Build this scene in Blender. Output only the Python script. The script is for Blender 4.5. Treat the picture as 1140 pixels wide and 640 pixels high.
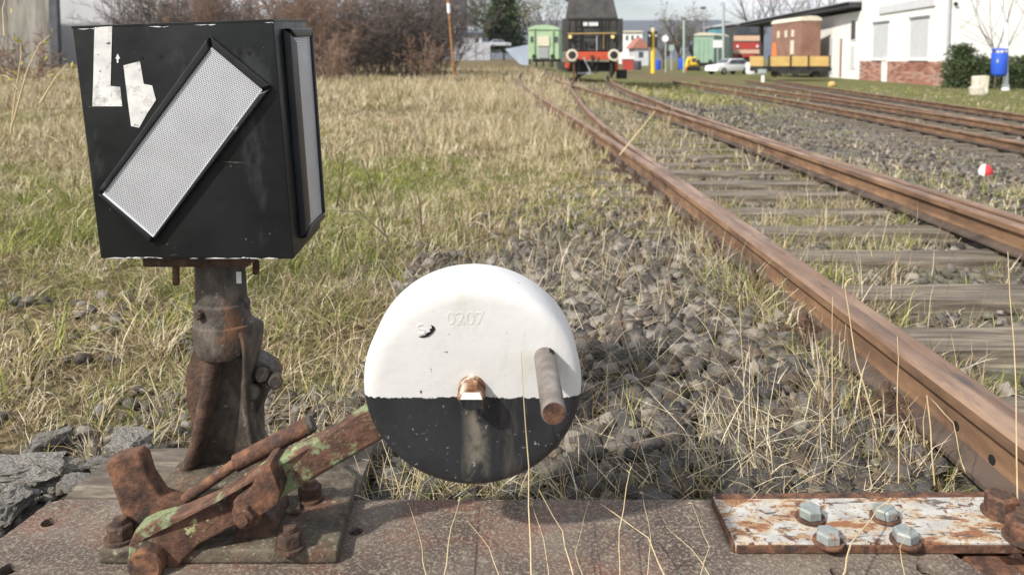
import bpy, bmesh, math, random
import numpy as np
from mathutils import Vector, Matrix

for o in list(bpy.data.objects): bpy.data.objects.remove(o)
SC = bpy.context.scene
COL = SC.collection
rnd = random.Random(7)
rng = np.random.default_rng(11)
R = math.radians

# ------------------------------------------------------------------ camera, world, sun, exposure
W0, H0, FPX = 1140.0, 640.0, 880.0        # photograph pixels and focal length in those pixels
CAMZ, PITCH, HOR = 0.995, R(4.0), 66.0
PY = HOR + FPX * math.tan(PITCH)
cam = bpy.data.cameras.new('camera')
cam.sensor_width = 36.0; cam.sensor_fit = 'HORIZONTAL'
cam.lens = 36.0 * FPX / W0
cam.shift_y = -(H0 / 2 - PY) / W0
cam.clip_start = 0.05; cam.clip_end = 8000
cam.dof.use_dof = True; cam.dof.focus_distance = 1.72; cam.dof.aperture_fstop = 5.0
cam_o = bpy.data.objects.new('camera', cam); COL.objects.link(cam_o)
cam_o.location = (0, 0, CAMZ); cam_o.rotation_euler = (math.pi / 2 - PITCH, 0, 0)
SC.camera = cam_o

SUN = Vector((0.60, 0.50, -0.64)).normalized()     # direction the light travels
world = bpy.data.worlds.new('World'); SC.world = world; world.use_nodes = True
wn, wl = world.node_tree.nodes, world.node_tree.links
wn.clear()
wo = wn.new('ShaderNodeOutputWorld'); bg = wn.new('ShaderNodeBackground')
sky = wn.new('ShaderNodeTexSky'); sky.sky_type = 'NISHITA'; sky.sun_disc = False
sky.sun_elevation = math.asin(-SUN.z); sky.sun_rotation = math.atan2(-SUN.x, -SUN.y)
sky.dust_density = 2.0
tc = wn.new('ShaderNodeTexCoord'); mp = wn.new('ShaderNodeMapping'); mp.inputs['Scale'].default_value = (1.0, 1.0, 3.5)
cn = wn.new('ShaderNodeTexNoise'); cn.inputs['Scale'].default_value = 2.3; cn.inputs['Detail'].default_value = 7
cr = wn.new('ShaderNodeValToRGB'); cr.color_ramp.elements[0].position = 0.34; cr.color_ramp.elements[1].position = 0.60
cm = wn.new('ShaderNodeMixRGB'); cm.inputs[2].default_value = (9.0, 9.1, 9.5, 1)
wl.new(tc.outputs['Generated'], mp.inputs['Vector']); wl.new(mp.outputs['Vector'], cn.inputs['Vector'])
wl.new(cn.outputs['Fac'], cr.inputs['Fac']); wl.new(cr.outputs['Color'], cm.inputs[0])
wl.new(sky.outputs['Color'], cm.inputs[1]); wl.new(cm.outputs['Color'], bg.inputs['Color'])
bg.inputs['Strength'].default_value = 0.10
wl.new(bg.outputs['Background'], wo.inputs['Surface'])

sl = bpy.data.lights.new('sun', 'SUN'); sl.energy = 4.4; sl.angle = R(2.2); sl.color = (1.0, 0.94, 0.85)
sun_o = bpy.data.objects.new('sun', sl); COL.objects.link(sun_o)
sun_o.rotation_euler = SUN.to_track_quat('-Z', 'Y').to_euler()

SC.view_settings.view_transform = 'Standard'; SC.view_settings.look = 'None'
SC.view_settings.exposure = 0.44; SC.view_settings.gamma = 1.0
SC.render.engine = 'CYCLES'
SC.render.resolution_x = 1024; SC.render.resolution_y = 574
SC.cycles.use_denoising = True
SC.cycles.max_bounces = 4; SC.cycles.diffuse_bounces = 2; SC.cycles.glossy_bounces = 2
SC.cycles.transmission_bounces = 3; SC.cycles.volume_bounces = 0; SC.cycles.transparent_max_bounces = 6

# ------------------------------------------------------------------ measuring helpers
def ray(px, py):
    u, v = px - W0 / 2, py - PY
    c, s = math.cos(PITCH), math.sin(PITCH)
    return Vector((u, FPX * c - v * s, -FPX * s - v * c))
def at(px, py, Y):
    d = ray(px, py); k = Y / d.y
    return Vector((d.x * k, Y, CAMZ + d.z * k))
def onz(px, py, z):
    d = ray(px, py); k = (z - CAMZ) / d.z
    return Vector((d.x * k, d.y * k, z))
def ppm(Y): return FPX / Y

# ------------------------------------------------------------------ object helpers
WOFF = {}
def tag(o, label=None, cat=None, group=None, kind=None):
    if label: o['label'] = label
    if cat: o['category'] = cat
    if group: o['group'] = group
    if kind: o['kind'] = kind
    return o
def thing(name, loc, label, cat, group=None):
    o = bpy.data.objects.new(name, None); COL.objects.link(o)
    o.empty_display_size = 0.1
    o.location = loc; WOFF[o.name] = Vector(loc)
    return tag(o, label, cat, group)
def put(name, me, parent=None):
    o = bpy.data.objects.new(name, me); COL.objects.link(o)
    if parent is not None:
        o.parent = parent; o.location = -WOFF.get(parent.name, Vector((0, 0, 0)))
    WOFF[o.name] = Vector((0, 0, 0))
    return o
def put_at(name, me, parent, M):
    """child placed by a world matrix"""
    o = bpy.data.objects.new(name, me); COL.objects.link(o)
    if parent is not None:
        o.parent = parent
        M = Matrix.Translation(-WOFF.get(parent.name, Vector((0, 0, 0)))) @ M
    o.matrix_local = M
    return o

class MB:
    def __init__(s): s.v = []; s.f = []
    def add(s, vs, fs):
        n = len(s.v); s.v += [tuple(p) for p in vs]; s.f += [tuple(i + n for i in f) for f in fs]; return s
    def box(s, c, d, rot=None):
        c = Vector(c); x, y, z = d[0] / 2, d[1] / 2, d[2] / 2
        vs = [Vector(p) for p in ((-x,-y,-z),(x,-y,-z),(x,y,-z),(-x,y,-z),(-x,-y,z),(x,-y,z),(x,y,z),(-x,y,z))]
        if rot is not None: vs = [rot @ p for p in vs]
        return s.add([c + p for p in vs], [(0,3,2,1),(4,5,6,7),(0,1,5,4),(1,2,6,5),(2,3,7,6),(3,0,4,7)])
    def hexa(s, b, t):
        return s.add(list(b) + list(t), [(3,2,1,0),(4,5,6,7),(0,1,5,4),(1,2,6,5),(2,3,7,6),(3,0,4,7)])
    def prism(s, poly, vec):
        vec = Vector(vec); n = len(poly); a = [Vector(p) for p in poly]
        return s.add(a + [p + vec for p in a], [tuple(range(n))[::-1], tuple(range(n, 2*n))] + [(i, (i+1) % n, n+(i+1) % n, n+i) for i in range(n)])
    def tube(s, pts, rad, n=8, cap=True, sx=1.0):
        pts = [Vector(p) for p in pts]
        if not isinstance(rad, (list, tuple)): rad = [rad] * len(pts)
        vs = []; fs = []; prev = None
        for i, p in enumerate(pts):
            t = (pts[min(i+1, len(pts)-1)] - pts[max(i-1, 0)]).normalized()
            if prev is None:
                a = t.cross(Vector((0, 0, 1)))
                if a.length < 1e-3: a = t.cross(Vector((0, 1, 0)))
            else:
                a = prev - t * prev.dot(t)
            a.normalize(); prev = a; b = t.cross(a)
            for k in range(n):
                an = 2 * math.pi * k / n
                vs.append(p + a * math.cos(an) * rad[i] * sx + b * math.sin(an) * rad[i])
        for i in range(len(pts) - 1):
            for k in range(n):
                fs.append((i*n+k, i*n+(k+1) % n, (i+1)*n+(k+1) % n, (i+1)*n+k))
        if cap:
            fs.append(tuple(range(n))[::-1]); fs.append(tuple(range((len(pts)-1)*n, len(pts)*n)))
        return s.add(vs, fs)
    def lathe(s, prof, origin, axis, n=48, up=(0, 0, 1)):
        """prof: (distance along axis, radius)"""
        origin = Vector(origin); ax = Vector(axis).normalized(); u = Vector(up)
        if abs(u.normalized().dot(ax)) > 0.999: u = Vector((1, 0, 0)) if abs(ax.x) < 0.9 else Vector((0, 1, 0))
        a = (u - ax * u.dot(ax)).normalized(); b = ax.cross(a)
        vs = []; fs = []
        for (d, r) in prof:
            for k in range(n):
                an = 2 * math.pi * k / n
                vs.append(origin + ax * d + (a * math.cos(an) + b * math.sin(an)) * max(r, 1e-5))
        m = len(prof)
        for i in range(m - 1):
            for k in range(n):
                fs.append((i*n+k, i*n+(k+1) % n, (i+1)*n+(k+1) % n, (i+1)*n+k))
        fs.append(tuple(range(n))[::-1]); fs.append(tuple(range((m-1)*n, m*n)))
        return s.add(vs, fs)
    def mesh(s, name, mat, bevel=0, seg=2, smooth=False, jitter=0):
        me = bpy.data.meshes.new(name)
        me.from_pydata([tuple(p) for p in s.v], [], s.f)
        bm = bmesh.new(); bm.from_mesh(me)
        bmesh.ops.recalc_face_normals(bm, faces=bm.faces)
        if bevel:
            es = [e for e in bm.edges if len(e.link_faces) == 2 and e.calc_face_angle(0) > 0.5]
            bmesh.ops.bevel(bm, geom=es, offset=bevel, segments=seg, affect='EDGES', profile=0.6, clamp_overlap=True)
        if jitter:
            for v in bm.verts: v.co += Vector((rnd.uniform(-1,1), rnd.uniform(-1,1), rnd.uniform(-1,1))) * jitter
        if smooth:
            for f in bm.faces: f.smooth = True
            for e in bm.edges:
                if len(e.link_faces) == 2 and e.calc_face_angle(0) > 0.7: e.smooth = False
        bm.to_mesh(me); bm.free()
        if mat: me.materials.append(mat)
        return me
    def build(s, name, mat, parent=None, bevel=0, seg=2, smooth=False, jitter=0):
        return put(name, s.mesh(name, mat, bevel, seg, smooth, jitter), parent)

def tri_mesh(name, verts, tris, mat, smooth=False):
    me = bpy.data.meshes.new(name)
    verts = np.asarray(verts, dtype=np.float32).reshape(-1, 3); tris = np.asarray(tris, dtype=np.int32).reshape(-1, 3)
    me.vertices.add(len(verts)); me.vertices.foreach_set('co', verts.ravel())
    me.loops.add(tris.size); me.loops.foreach_set('vertex_index', tris.ravel())
    me.polygons.add(len(tris)); me.polygons.foreach_set('loop_start', np.arange(0, tris.size, 3, dtype=np.int32))
    if smooth: me.polygons.foreach_set('use_smooth', np.ones(len(tris), dtype=bool))
    me.update(calc_edges=True); me.validate()
    me.materials.append(mat)
    return me

# ------------------------------------------------------------------ material helper
def mat(name, stops, scale=8.0, detail=6.0, rough=0.8, metal=0.0, bump=0.0, bscale=None, stretch=(1,1,1),
        layers=(), coord='Object', nrough=0.62, spec=0.4, island=0.0, transl=0.0, rvar=0.0):
    """stops: [(pos, rgb)] over noise; layers: [(rgb, scale, lo, hi, stretch)] wear patches"""
    m = bpy.data.materials.new(name); m.use_nodes = True
    nt = m.node_tree; N, L = nt.nodes, nt.links
    b = N['Principled BSDF']; out = N['Material Output']
    t = N.new('ShaderNodeTexCoord')
    def noise(sc, st, det=detail, ro=nrough):
        mpn = N.new('ShaderNodeMapping'); mpn.inputs['Scale'].default_value = st
        L.new(t.outputs[coord], mpn.inputs['Vector'])
        n = N.new('ShaderNodeTexNoise'); n.inputs['Scale'].default_value = sc; n.inputs['Detail'].default_value = det
        n.inputs['Roughness'].default_value = ro
        L.new(mpn.outputs['Vector'], n.inputs['Vector'])
        return n.outputs['Fac']
    src = noise(scale, stretch)
    if island:
        g = N.new('ShaderNodeNewGeometry'); mm = N.new('ShaderNodeMix'); mm.data_type = 'FLOAT'
        mm.inputs[0].default_value = island
        L.new(src, mm.inputs[2]); L.new(g.outputs['Random Per Island'], mm.inputs[3]); src = mm.outputs[0]
    cr = N.new('ShaderNodeValToRGB'); L.new(src, cr.inputs['Fac'])
    el = cr.color_ramp.elements
    while len(el) < len(stops): el.new(0.5)
    for e, (p, c) in zip(el, stops): e.position = p; e.color = (*c, 1)
    col = cr.outputs['Color']
    for ly in layers:
        rgb, sc, lo, hi = ly[:4]; st = ly[4] if len(ly) > 4 else (1,1,1)
        f = noise(sc, st, 8.0, 0.68)
        mr = N.new('ShaderNodeMapRange'); mr.inputs[1].default_value = lo; mr.inputs[2].default_value = hi; L.new(f, mr.inputs[0])
        mx = N.new('ShaderNodeMixRGB'); mx.inputs[2].default_value = (*rgb, 1)
        L.new(mr.outputs[0], mx.inputs[0]); L.new(col, mx.inputs[1]); col = mx.outputs['Color']
    L.new(col, b.inputs['Base Color'])
    b.inputs['Roughness'].default_value = rough; b.inputs['Metallic'].default_value = metal
    b.inputs['Specular IOR Level'].default_value = spec
    if rvar:
        f = noise(scale * 1.7, stretch)
        mr = N.new('ShaderNodeMapRange'); mr.inputs[1].default_value = 0.3; mr.inputs[2].default_value = 0.7
        mr.inputs[3].default_value = rough - rvar; mr.inputs[4].default_value = rough + rvar
        L.new(f, mr.inputs[0]); L.new(mr.outputs[0], b.inputs['Roughness'])
    if bump:
        f = noise(bscale or scale * 3, stretch)
        bn = N.new('ShaderNodeBump'); bn.inputs['Strength'].default_value = 1.0; bn.inputs['Distance'].default_value = bump
        L.new(f, bn.inputs['Height']); L.new(bn.outputs['Normal'], b.inputs['Normal'])
    if transl:
        tr = N.new('ShaderNodeBsdfTranslucent'); L.new(col, tr.inputs['Color'])
        ms = N.new('ShaderNodeMixShader'); ms.inputs[0].default_value = transl
        L.new(b.outputs[0], ms.inputs[1]); L.new(tr.outputs[0], ms.inputs[2]); L.new(ms.outputs[0], out.inputs['Surface'])
    return m

def plain(name, c, rough=0.6, metal=0.0, v=0.12, scale=6, **k):
    return mat(name, [(0.3, tuple(x * (1 - v) for x in c)), (0.7, tuple(min(1, x * (1 + v)) for x in c))], scale=scale, rough=rough, metal=metal, **k)

M = {}
RUST = [(0.28, (0.035, 0.018, 0.012)), (0.45, (0.10, 0.045, 0.026)), (0.58, (0.19, 0.085, 0.042)), (0.75, (0.30, 0.14, 0.06))]
M['rust'] = mat('rust', [(0.30, (0.030, 0.018, 0.014)), (0.45, (0.082, 0.042, 0.028)), (0.58, (0.15, 0.072, 0.042)), (0.74, (0.25, 0.125, 0.065))], scale=34, detail=10, rough=0.85, bump=0.004, bscale=110,
    layers=[((0.21, 0.10, 0.045), 13, 0.58, 0.68), ((0.042, 0.03, 0.027), 22, 0.54, 0.62), ((0.17, 0.145, 0.12), 48, 0.62, 0.70)])
M['rust_dark'] = mat('rust_dark', [(0.3, (0.028, 0.018, 0.014)), (0.5, (0.07, 0.042, 0.030)), (0.7, (0.13, 0.075, 0.048))], scale=36, detail=10, rough=0.75, bump=0.004, bscale=100,
    layers=[((0.19, 0.085, 0.04), 12, 0.58, 0.68), ((0.15, 0.14, 0.12), 40, 0.61, 0.70)], rvar=0.15)
M['cast_iron'] = mat('cast_iron', [(0.3, (0.032, 0.028, 0.024)), (0.5, (0.07, 0.058, 0.048)), (0.72, (0.15, 0.125, 0.10))], scale=30, detail=10, rough=0.6, bump=0.004, bscale=90, stretch=(1, 1, 0.55),
    layers=[((0.17, 0.08, 0.04), 9, 0.56, 0.68, (1, 1, 0.5)), ((0.28, 0.255, 0.21), 45, 0.62, 0.70), ((0.02, 0.018, 0.016), 14, 0.57, 0.66)], rvar=0.18)
M['lever_paint'] = mat('lever_paint', [(0.3, (0.045, 0.024, 0.018)), (0.5, (0.105, 0.052, 0.035)), (0.72, (0.20, 0.105, 0.065))], scale=32, detail=10, rough=0.78, bump=0.004, bscale=100,
    layers=[((0.05, 0.03, 0.024), 12, 0.56, 0.66), ((0.19, 0.225, 0.12), 7.5, 0.495, 0.535), ((0.40, 0.42, 0.20), 17, 0.62, 0.66), ((0.05, 0.03, 0.02), 25, 0.58, 0.68)])
M['base_plate'] = mat('base_plate', [(0.3, (0.04, 0.032, 0.024)), (0.5, (0.092, 0.075, 0.054)), (0.7, (0.16, 0.135, 0.097))], scale=24, detail=10, rough=0.8, bump=0.004, bscale=110,
    layers=[((0.13, 0.06, 0.038), 8, 0.55, 0.68), ((0.32, 0.30, 0.22), 75, 0.57, 0.68), ((0.035, 0.028, 0.022), 18, 0.58, 0.68)])
M['plate'] = mat('plate', [(0.3, (0.055, 0.036, 0.031)), (0.5, (0.105, 0.076, 0.064)), (0.7, (0.17, 0.135, 0.11))], scale=5, rough=0.85, bump=0.003, bscale=120,
    layers=[((0.15, 0.065, 0.045), 4, 0.50, 0.66), ((0.30, 0.275, 0.21), 150, 0.50, 0.68), ((0.27, 0.25, 0.18), 60, 0.54, 0.72), ((0.07, 0.05, 0.045), 40, 0.60, 0.72)])
M['tie_plate'] = mat('tie_plate', [(0.3, (0.28, 0.275, 0.255)), (0.6, (0.46, 0.455, 0.43))], scale=18, rough=0.75, bump=0.002, bscale=90,
    layers=[((0.42, 0.30, 0.16), 14, 0.48, 0.57, (0.5, 1.2, 1)), ((0.23, 0.10, 0.05), 14, 0.535, 0.57, (0.5, 1.2, 1)), ((0.30, 0.19, 0.10), 60, 0.55, 0.60), ((0.09, 0.075, 0.065), 50, 0.56, 0.60, (0.3, 1, 1)), ((0.12, 0.055, 0.035), 34, 0.57, 0.60)])
M['zinc'] = mat('zinc', [(0.3, (0.17, 0.19, 0.18)), (0.7, (0.33, 0.36, 0.35))], scale=30, rough=0.55, metal=0.15, bump=0.001, bscale=120, layers=[((0.24, 0.13, 0.07), 30, 0.56, 0.64)])
M['rail_top'] = mat('rail', [(0.28, (0.085, 0.050, 0.033)), (0.5, (0.19, 0.118, 0.078)), (0.72, (0.33, 0.225, 0.155))], scale=9, rough=0.52, bump=0.0012, bscale=50, stretch=(1, 0.22, 1),
    layers=[((0.19, 0.105, 0.06), 5, 0.57, 0.72, (1, 0.3, 1)), ((0.075, 0.055, 0.05), 11, 0.58, 0.70, (1, 0.3, 1))], rvar=0.12)
M['rail_side'] = mat('rail_side', [(0.3, (0.07, 0.043, 0.028)), (0.5, (0.16, 0.092, 0.054)), (0.7, (0.28, 0.165, 0.088))], scale=8, rough=0.8, bump=0.0015, bscale=60, stretch=(1, 0.3, 1),
    layers=[((0.25, 0.15, 0.08), 4, 0.53, 0.70, (1, 0.4, 1)), ((0.055, 0.04, 0.033), 7, 0.55, 0.68, (1, 0.5, 1))])
M['rail_foot'] = mat('rail_foot', [(0.3, (0.04, 0.029, 0.023)), (0.6, (0.105, 0.078, 0.062))], scale=7, rough=0.5, bump=0.001, bscale=50, layers=[((0.15, 0.07, 0.035), 6, 0.60, 0.72)])
M['wood'] = mat('sleeper_wood', [(0.27, (0.035, 0.029, 0.024)), (0.5, (0.13, 0.108, 0.084)), (0.75, (0.31, 0.27, 0.205))], scale=22, rough=0.9, bump=0.006, bscale=30, stretch=(0.10, 1.6, 1.6),
    layers=[((0.06, 0.045, 0.035), 5, 0.55, 0.68, (0.4, 1, 1)), ((0.10, 0.12, 0.05), 9, 0.62, 0.72)])
STN = [(0.15, (0.047, 0.043, 0.040)), (0.4, (0.094, 0.086, 0.078)), (0.62, (0.145, 0.132, 0.117)), (0.85, (0.27, 0.245, 0.212))]
M['stone'] = mat('stone', STN, scale=9, rough=0.95, spec=0.15, bump=0.003, bscale=40, island=0.65, layers=[((0.15, 0.10, 0.068), 7, 0.55, 0.72), ((0.32, 0.31, 0.27), 35, 0.62, 0.72)], coord='Object')
M['rubble'] = mat('rubble', [(0.32, (0.07, 0.064, 0.055)), (0.5, (0.25, 0.235, 0.21)), (0.68, (0.52, 0.50, 0.46))], scale=26, rough=0.9, bump=0.012, bscale=30, layers=[((0.07, 0.075, 0.04), 8, 0.56, 0.66)])
M['dry'] = mat('dry_grass', [(0.26, (0.10, 0.06, 0.03)), (0.39, (0.34, 0.255, 0.135)), (0.55, (0.58, 0.485, 0.305)), (0.75, (0.80, 0.72, 0.55))], scale=2.2, rough=0.75, island=0.5, transl=0.28, spec=0.25)
M['green'] = mat('green_grass', [(0.22, (0.055, 0.075, 0.014)), (0.5, (0.18, 0.215, 0.042)), (0.78, (0.42, 0.43, 0.12))], scale=1.2, rough=0.6, island=0.65, transl=0.3, spec=0.3)
M['stalk'] = mat('stalk', [(0.2, (0.45, 0.34, 0.18)), (0.8, (0.72, 0.60, 0.38))], scale=20, rough=0.7, transl=0.1)
M['twig'] = mat('twig', [(0.2, (0.055, 0.045, 0.042)), (0.55, (0.135, 0.112, 0.102)), (0.85, (0.28, 0.235, 0.205))], scale=0.8, rough=0.9, island=0.6)
M['twig_red'] = mat('twig_red', [(0.1, (0.12, 0.075, 0.055)), (0.9, (0.31, 0.21, 0.15))], scale=0.8, rough=0.9, island=0.6)
M['bark'] = mat('bark', [(0.3, (0.05, 0.042, 0.035)), (0.7, (0.16, 0.13, 0.10))], scale=5, rough=0.95)
M['leaf_dark'] = mat('leaf_dark', [(0.1, (0.028, 0.045, 0.02)), (0.6, (0.07, 0.10, 0.038)), (0.95, (0.14, 0.16, 0.06))], scale=0.7, rough=0.75, island=0.6, transl=0.15)
M['leaf_olive'] = mat('leaf_olive', [(0.1, (0.07, 0.065, 0.025)), (0.6, (0.16, 0.145, 0.06)), (0.95, (0.27, 0.24, 0.11))], scale=0.7, rough=0.8, island=0.6, transl=0.15)
M['leaf_yellow'] = mat('leaf_yellow', [(0.1, (0.30, 0.27, 0.06)), (0.9, (0.60, 0.52, 0.13))], scale=5, rough=0.7, island=0.5, transl=0.3)

# ------------------------------------------------------------------ materials with their own node logic
def node_mat(name):
    m = bpy.data.materials.new(name); m.use_nodes = True
    nt = m.node_tree
    return m, nt.nodes, nt.links, nt.nodes['Principled BSDF']

def make_enamel():
    m, N, L, b = node_mat('lantern_enamel')
    t = N.new('ShaderNodeTexCoord')
    def nz(sc, det=8, st=(1,1,1), ro=0.65):
        mp = N.new('ShaderNodeMapping'); mp.inputs['Scale'].default_value = st; L.new(t.outputs['Object'], mp.inputs['Vector'])
        n = N.new('ShaderNodeTexNoise'); n.inputs['Scale'].default_value = sc; n.inputs['Detail'].default_value = det; n.inputs['Roughness'].default_value = ro
        L.new(mp.outputs['Vector'], n.inputs['Vector']); return n.outputs['Fac']
    def rng_(f, lo, hi, a=0.0, c=1.0):
        r = N.new('ShaderNodeMapRange'); r.inputs[1].default_value = lo; r.inputs[2].default_value = hi; r.inputs[3].default_value = a; r.inputs[4].default_value = c
        L.new(f, r.inputs[0]); return r.outputs[0]
    def mix(fac, a, rgb):
        x = N.new('ShaderNodeMixRGB'); x.inputs[2].default_value = (*rgb, 1); L.new(fac, x.inputs[0])
        if isinstance(a, tuple): x.inputs[1].default_value = (*a, 1)
        else: L.new(a, x.inputs[1])
        return x.outputs['Color']
    c = mix(rng_(nz(5), 0.35, 0.7), (0.007, 0.008, 0.0085), (0.016, 0.018, 0.0185))
    c = mix(rng_(nz(7, st=(1, 1, 0.35)), 0.58, 0.82, 0, 0.7), c, (0.10, 0.112, 0.112))       # dust smears
    c = mix(rng_(nz(70), 0.70, 0.735, 0, 0.8), c, (0.34, 0.35, 0.34))                         # specks
    c = mix(rng_(nz(16, st=(0.3, 1, 2.2)), 0.69, 0.72, 0, 0.5), c, (0.22, 0.23, 0.22))        # scuffs
    L.new(c, b.inputs['Base Color'])
    L.new(rng_(nz(9), 0.3, 0.7, 0.26, 0.46), b.inputs['Roughness']); b.inputs['Specular IOR Level'].default_value = 0.22
    bn = N.new('ShaderNodeBump'); bn.inputs['Distance'].default_value = 0.004; L.new(nz(6, 3), bn.inputs['Height']); L.new(bn.outputs[0], b.inputs['Normal'])
    return m
M['enamel'] = make_enamel()
M['rubber'] = mat('black_frame', [(0.3, (0.010, 0.011, 0.013)), (0.7, (0.022, 0.024, 0.027))], scale=20, rough=0.38, spec=0.3, layers=[((0.16, 0.16, 0.16), 40, 0.66, 0.72)])

def make_reflector():
    m, N, L, b = node_mat('reflective_sheet')
    t = N.new('ShaderNodeTexCoord'); mp = N.new('ShaderNodeMapping'); mp.inputs['Scale'].default_value = (1, 1, 1)
    L.new(t.outputs['UV'], mp.inputs['Vector'])
    # hexagonal grid of dark dots: two shifted square lattices
    def lattice(dx, dy):
        a = N.new('ShaderNodeVectorMath'); a.operation = 'ADD'; a.inputs[1].default_value = (dx, dy, 0); L.new(mp.outputs['Vector'], a.inputs[0])
        f = N.new('ShaderNodeVectorMath'); f.operation = 'FRACTION'; L.new(a.outputs[0], f.inputs[0])
        s = N.new('ShaderNodeVectorMath'); s.operation = 'SUBTRACT'; s.inputs[1].default_value = (0.5, 0.5, 0); L.new(f.outputs[0], s.inputs[0])
        q = N.new('ShaderNodeVectorMath'); q.operation = 'MULTIPLY'; q.inputs[1].default_value = (1, 1.732, 0); L.new(s.outputs[0], q.inputs[0])
        l = N.new('ShaderNodeVectorMath'); l.operation = 'LENGTH'; L.new(q.outputs[0], l.inputs[0]); return l.outputs['Value']
    mn = N.new('ShaderNodeMath'); mn.operation = 'MINIMUM'; L.new(lattice(0, 0), mn.inputs[0]); L.new(lattice(0.5, 0.5), mn.inputs[1])
    r = N.new('ShaderNodeMapRange'); r.inputs[1].default_value = 0.17; r.inputs[2].default_value = 0.34; L.new(mn.outputs[0], r.inputs[0])
    n = N.new('ShaderNodeTexNoise'); n.inputs['Scale'].default_value = 14; n.inputs['Detail'].default_value = 6; L.new(t.outputs['Object'], n.inputs['Vector'])
    mr = N.new('ShaderNodeMapRange'); mr.inputs[1].default_value = 0.3; mr.inputs[2].default_value = 0.75; mr.inputs[3].default_value = 0.92; mr.inputs[4].default_value = 1.08; L.new(n.outputs['Fac'], mr.inputs[0])
    x = N.new('ShaderNodeMixRGB'); x.inputs[1].default_value = (0.09, 0.095, 0.11, 1); x.inputs[2].default_value = (0.60, 0.615, 0.645, 1); L.new(r.outputs[0], x.inputs[0])
    ml = N.new('ShaderNodeVectorMath'); ml.operation = 'SCALE'; L.new(x.outputs[0], ml.inputs[0]); L.new(mr.outputs[0], ml.inputs['Scale'])
    L.new(ml.outputs[0], b.inputs['Base Color']); b.inputs['Roughness'].default_value = 0.42; b.inputs['Metallic'].default_value = 0.45
    bn = N.new('ShaderNodeBump'); bn.inputs['Distance'].default_value = 0.0008; L.new(r.outputs[0], bn.inputs['Height']); L.new(bn.outputs[0], b.inputs['Normal'])
    return m
M['reflector'] = make_reflector()
M['silver_edge'] = plain('silver_edge', (0.62, 0.63, 0.64), rough=0.4, v=0.15, scale=30)
M['sticker'] = mat('sticker', [(0.3, (0.50, 0.50, 0.49)), (0.6, (0.66, 0.66, 0.64))], scale=30, rough=0.6, layers=[((0.07, 0.07, 0.07), 70, 0.60, 0.64), ((0.24, 0.24, 0.235), 18, 0.54, 0.68), ((0.03, 0.03, 0.03), 24, 0.63, 0.65)])
M['hole'] = plain('dark_hole', (0.008, 0.007, 0.006), rough=0.9)

def make_weight_paint(zc):
    """two-tone paint on the counterweight: white above the line, black below, with chips and rust at the hub"""
    m, N, L, b = node_mat('counterweight_paint')
    t = N.new('ShaderNodeTexCoord'); sx = N.new('ShaderNodeSeparateXYZ'); L.new(t.outputs['Object'], sx.inputs[0])
    def nz(sc, det=8, ro=0.65, st=(1,1,1)):
        mp = N.new('ShaderNodeMapping'); mp.inputs['Scale'].default_value = st; L.new(t.outputs['Object'], mp.inputs['Vector'])
        n = N.new('ShaderNodeTexNoise'); n.inputs['Scale'].default_value = sc; n.inputs['Detail'].default_value = det; n.inputs['Roughness'].default_value = ro
        L.new(mp.outputs['Vector'], n.inputs['Vector']); return n.outputs['Fac']
    def rng_(f, lo, hi, a=0.0, c=1.0):
        r = N.new('ShaderNodeMapRange'); r.inputs[1].default_value = lo; r.inputs[2].default_value = hi; r.inputs[3].default_value = a; r.inputs[4].default_value = c
        L.new(f, r.inputs[0]); return r.outputs[0]
    def mixc(fac, a, bb):
        x = N.new('ShaderNodeMixRGB'); L.new(fac, x.inputs[0])
        for i, q in ((1, a), (2, bb)):
            if isinstance(q, tuple): x.inputs[i].default_value = (*q, 1)
            else: L.new(q, x.inputs[i])
        return x.outputs['Color']
    white = mixc(rng_(nz(4), 0.35, 0.7), (0.58, 0.58, 0.57), (0.68, 0.68, 0.67))
    white = mixc(rng_(nz(9, st=(1.6, 1, 0.35)), 0.53, 0.78, 0, 0.6), white, (0.42, 0.39, 0.29))
    white = mixc(rng_(nz(48), 0.675, 0.685), white, (0.05, 0.045, 0.04))
    black = mixc(rng_(nz(6), 0.35, 0.7), (0.012, 0.013, 0.016), (0.030, 0.031, 0.036))
    black = mixc(rng_(nz(8, st=(2.2, 1, 0.4)), 0.56, 0.78, 0, 0.7), black, (0.13, 0.12, 0.10))
    black = mixc(rng_(nz(75), 0.63, 0.69, 0, 0.9), black, (0.33, 0.33, 0.31))
    ab = N.new('ShaderNodeMath'); ab.operation = 'ADD'; ab.inputs[1].default_value = 0.068; L.new(sx.outputs['X'], ab.inputs[0])
    aa = N.new('ShaderNodeMath'); aa.operation = 'ABSOLUTE'; L.new(ab.outputs[0], aa.inputs[0])
    stf = N.new('ShaderNodeMath'); stf.operation = 'MULTIPLY'; L.new(rng_(aa.outputs[0], 0.030, 0.004), stf.inputs[0]); L.new(rng_(nz(38, st=(1, 1, 0.5)), 0.42, 0.62, 0, 0.75), stf.inputs[1])
    black = mixc(stf.outputs[0], black, (0.22, 0.20, 0.16))
    w = nz(60, 4); ma = N.new('ShaderNodeMath'); ma.operation = 'MULTIPLY_ADD'; ma.inputs[1].default_value = 0.016; L.new(w, ma.inputs[0]); L.new(sx.outputs['Z'], ma.inputs[2])
    col = mixc(rng_(ma.outputs[0], zc + 0.0075, zc + 0.009), black, white)
    L.new(col, b.inputs['Base Color']); L.new(rng_(nz(7), 0.3, 0.7, 0.34, 0.55), b.inputs['Roughness'])
    bn = N.new('ShaderNodeBump'); bn.inputs['Distance'].default_value = 0.0008; L.new(nz(45, 5), bn.inputs['Height']); L.new(bn.outputs[0], b.inputs['Normal'])
    return m

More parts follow.
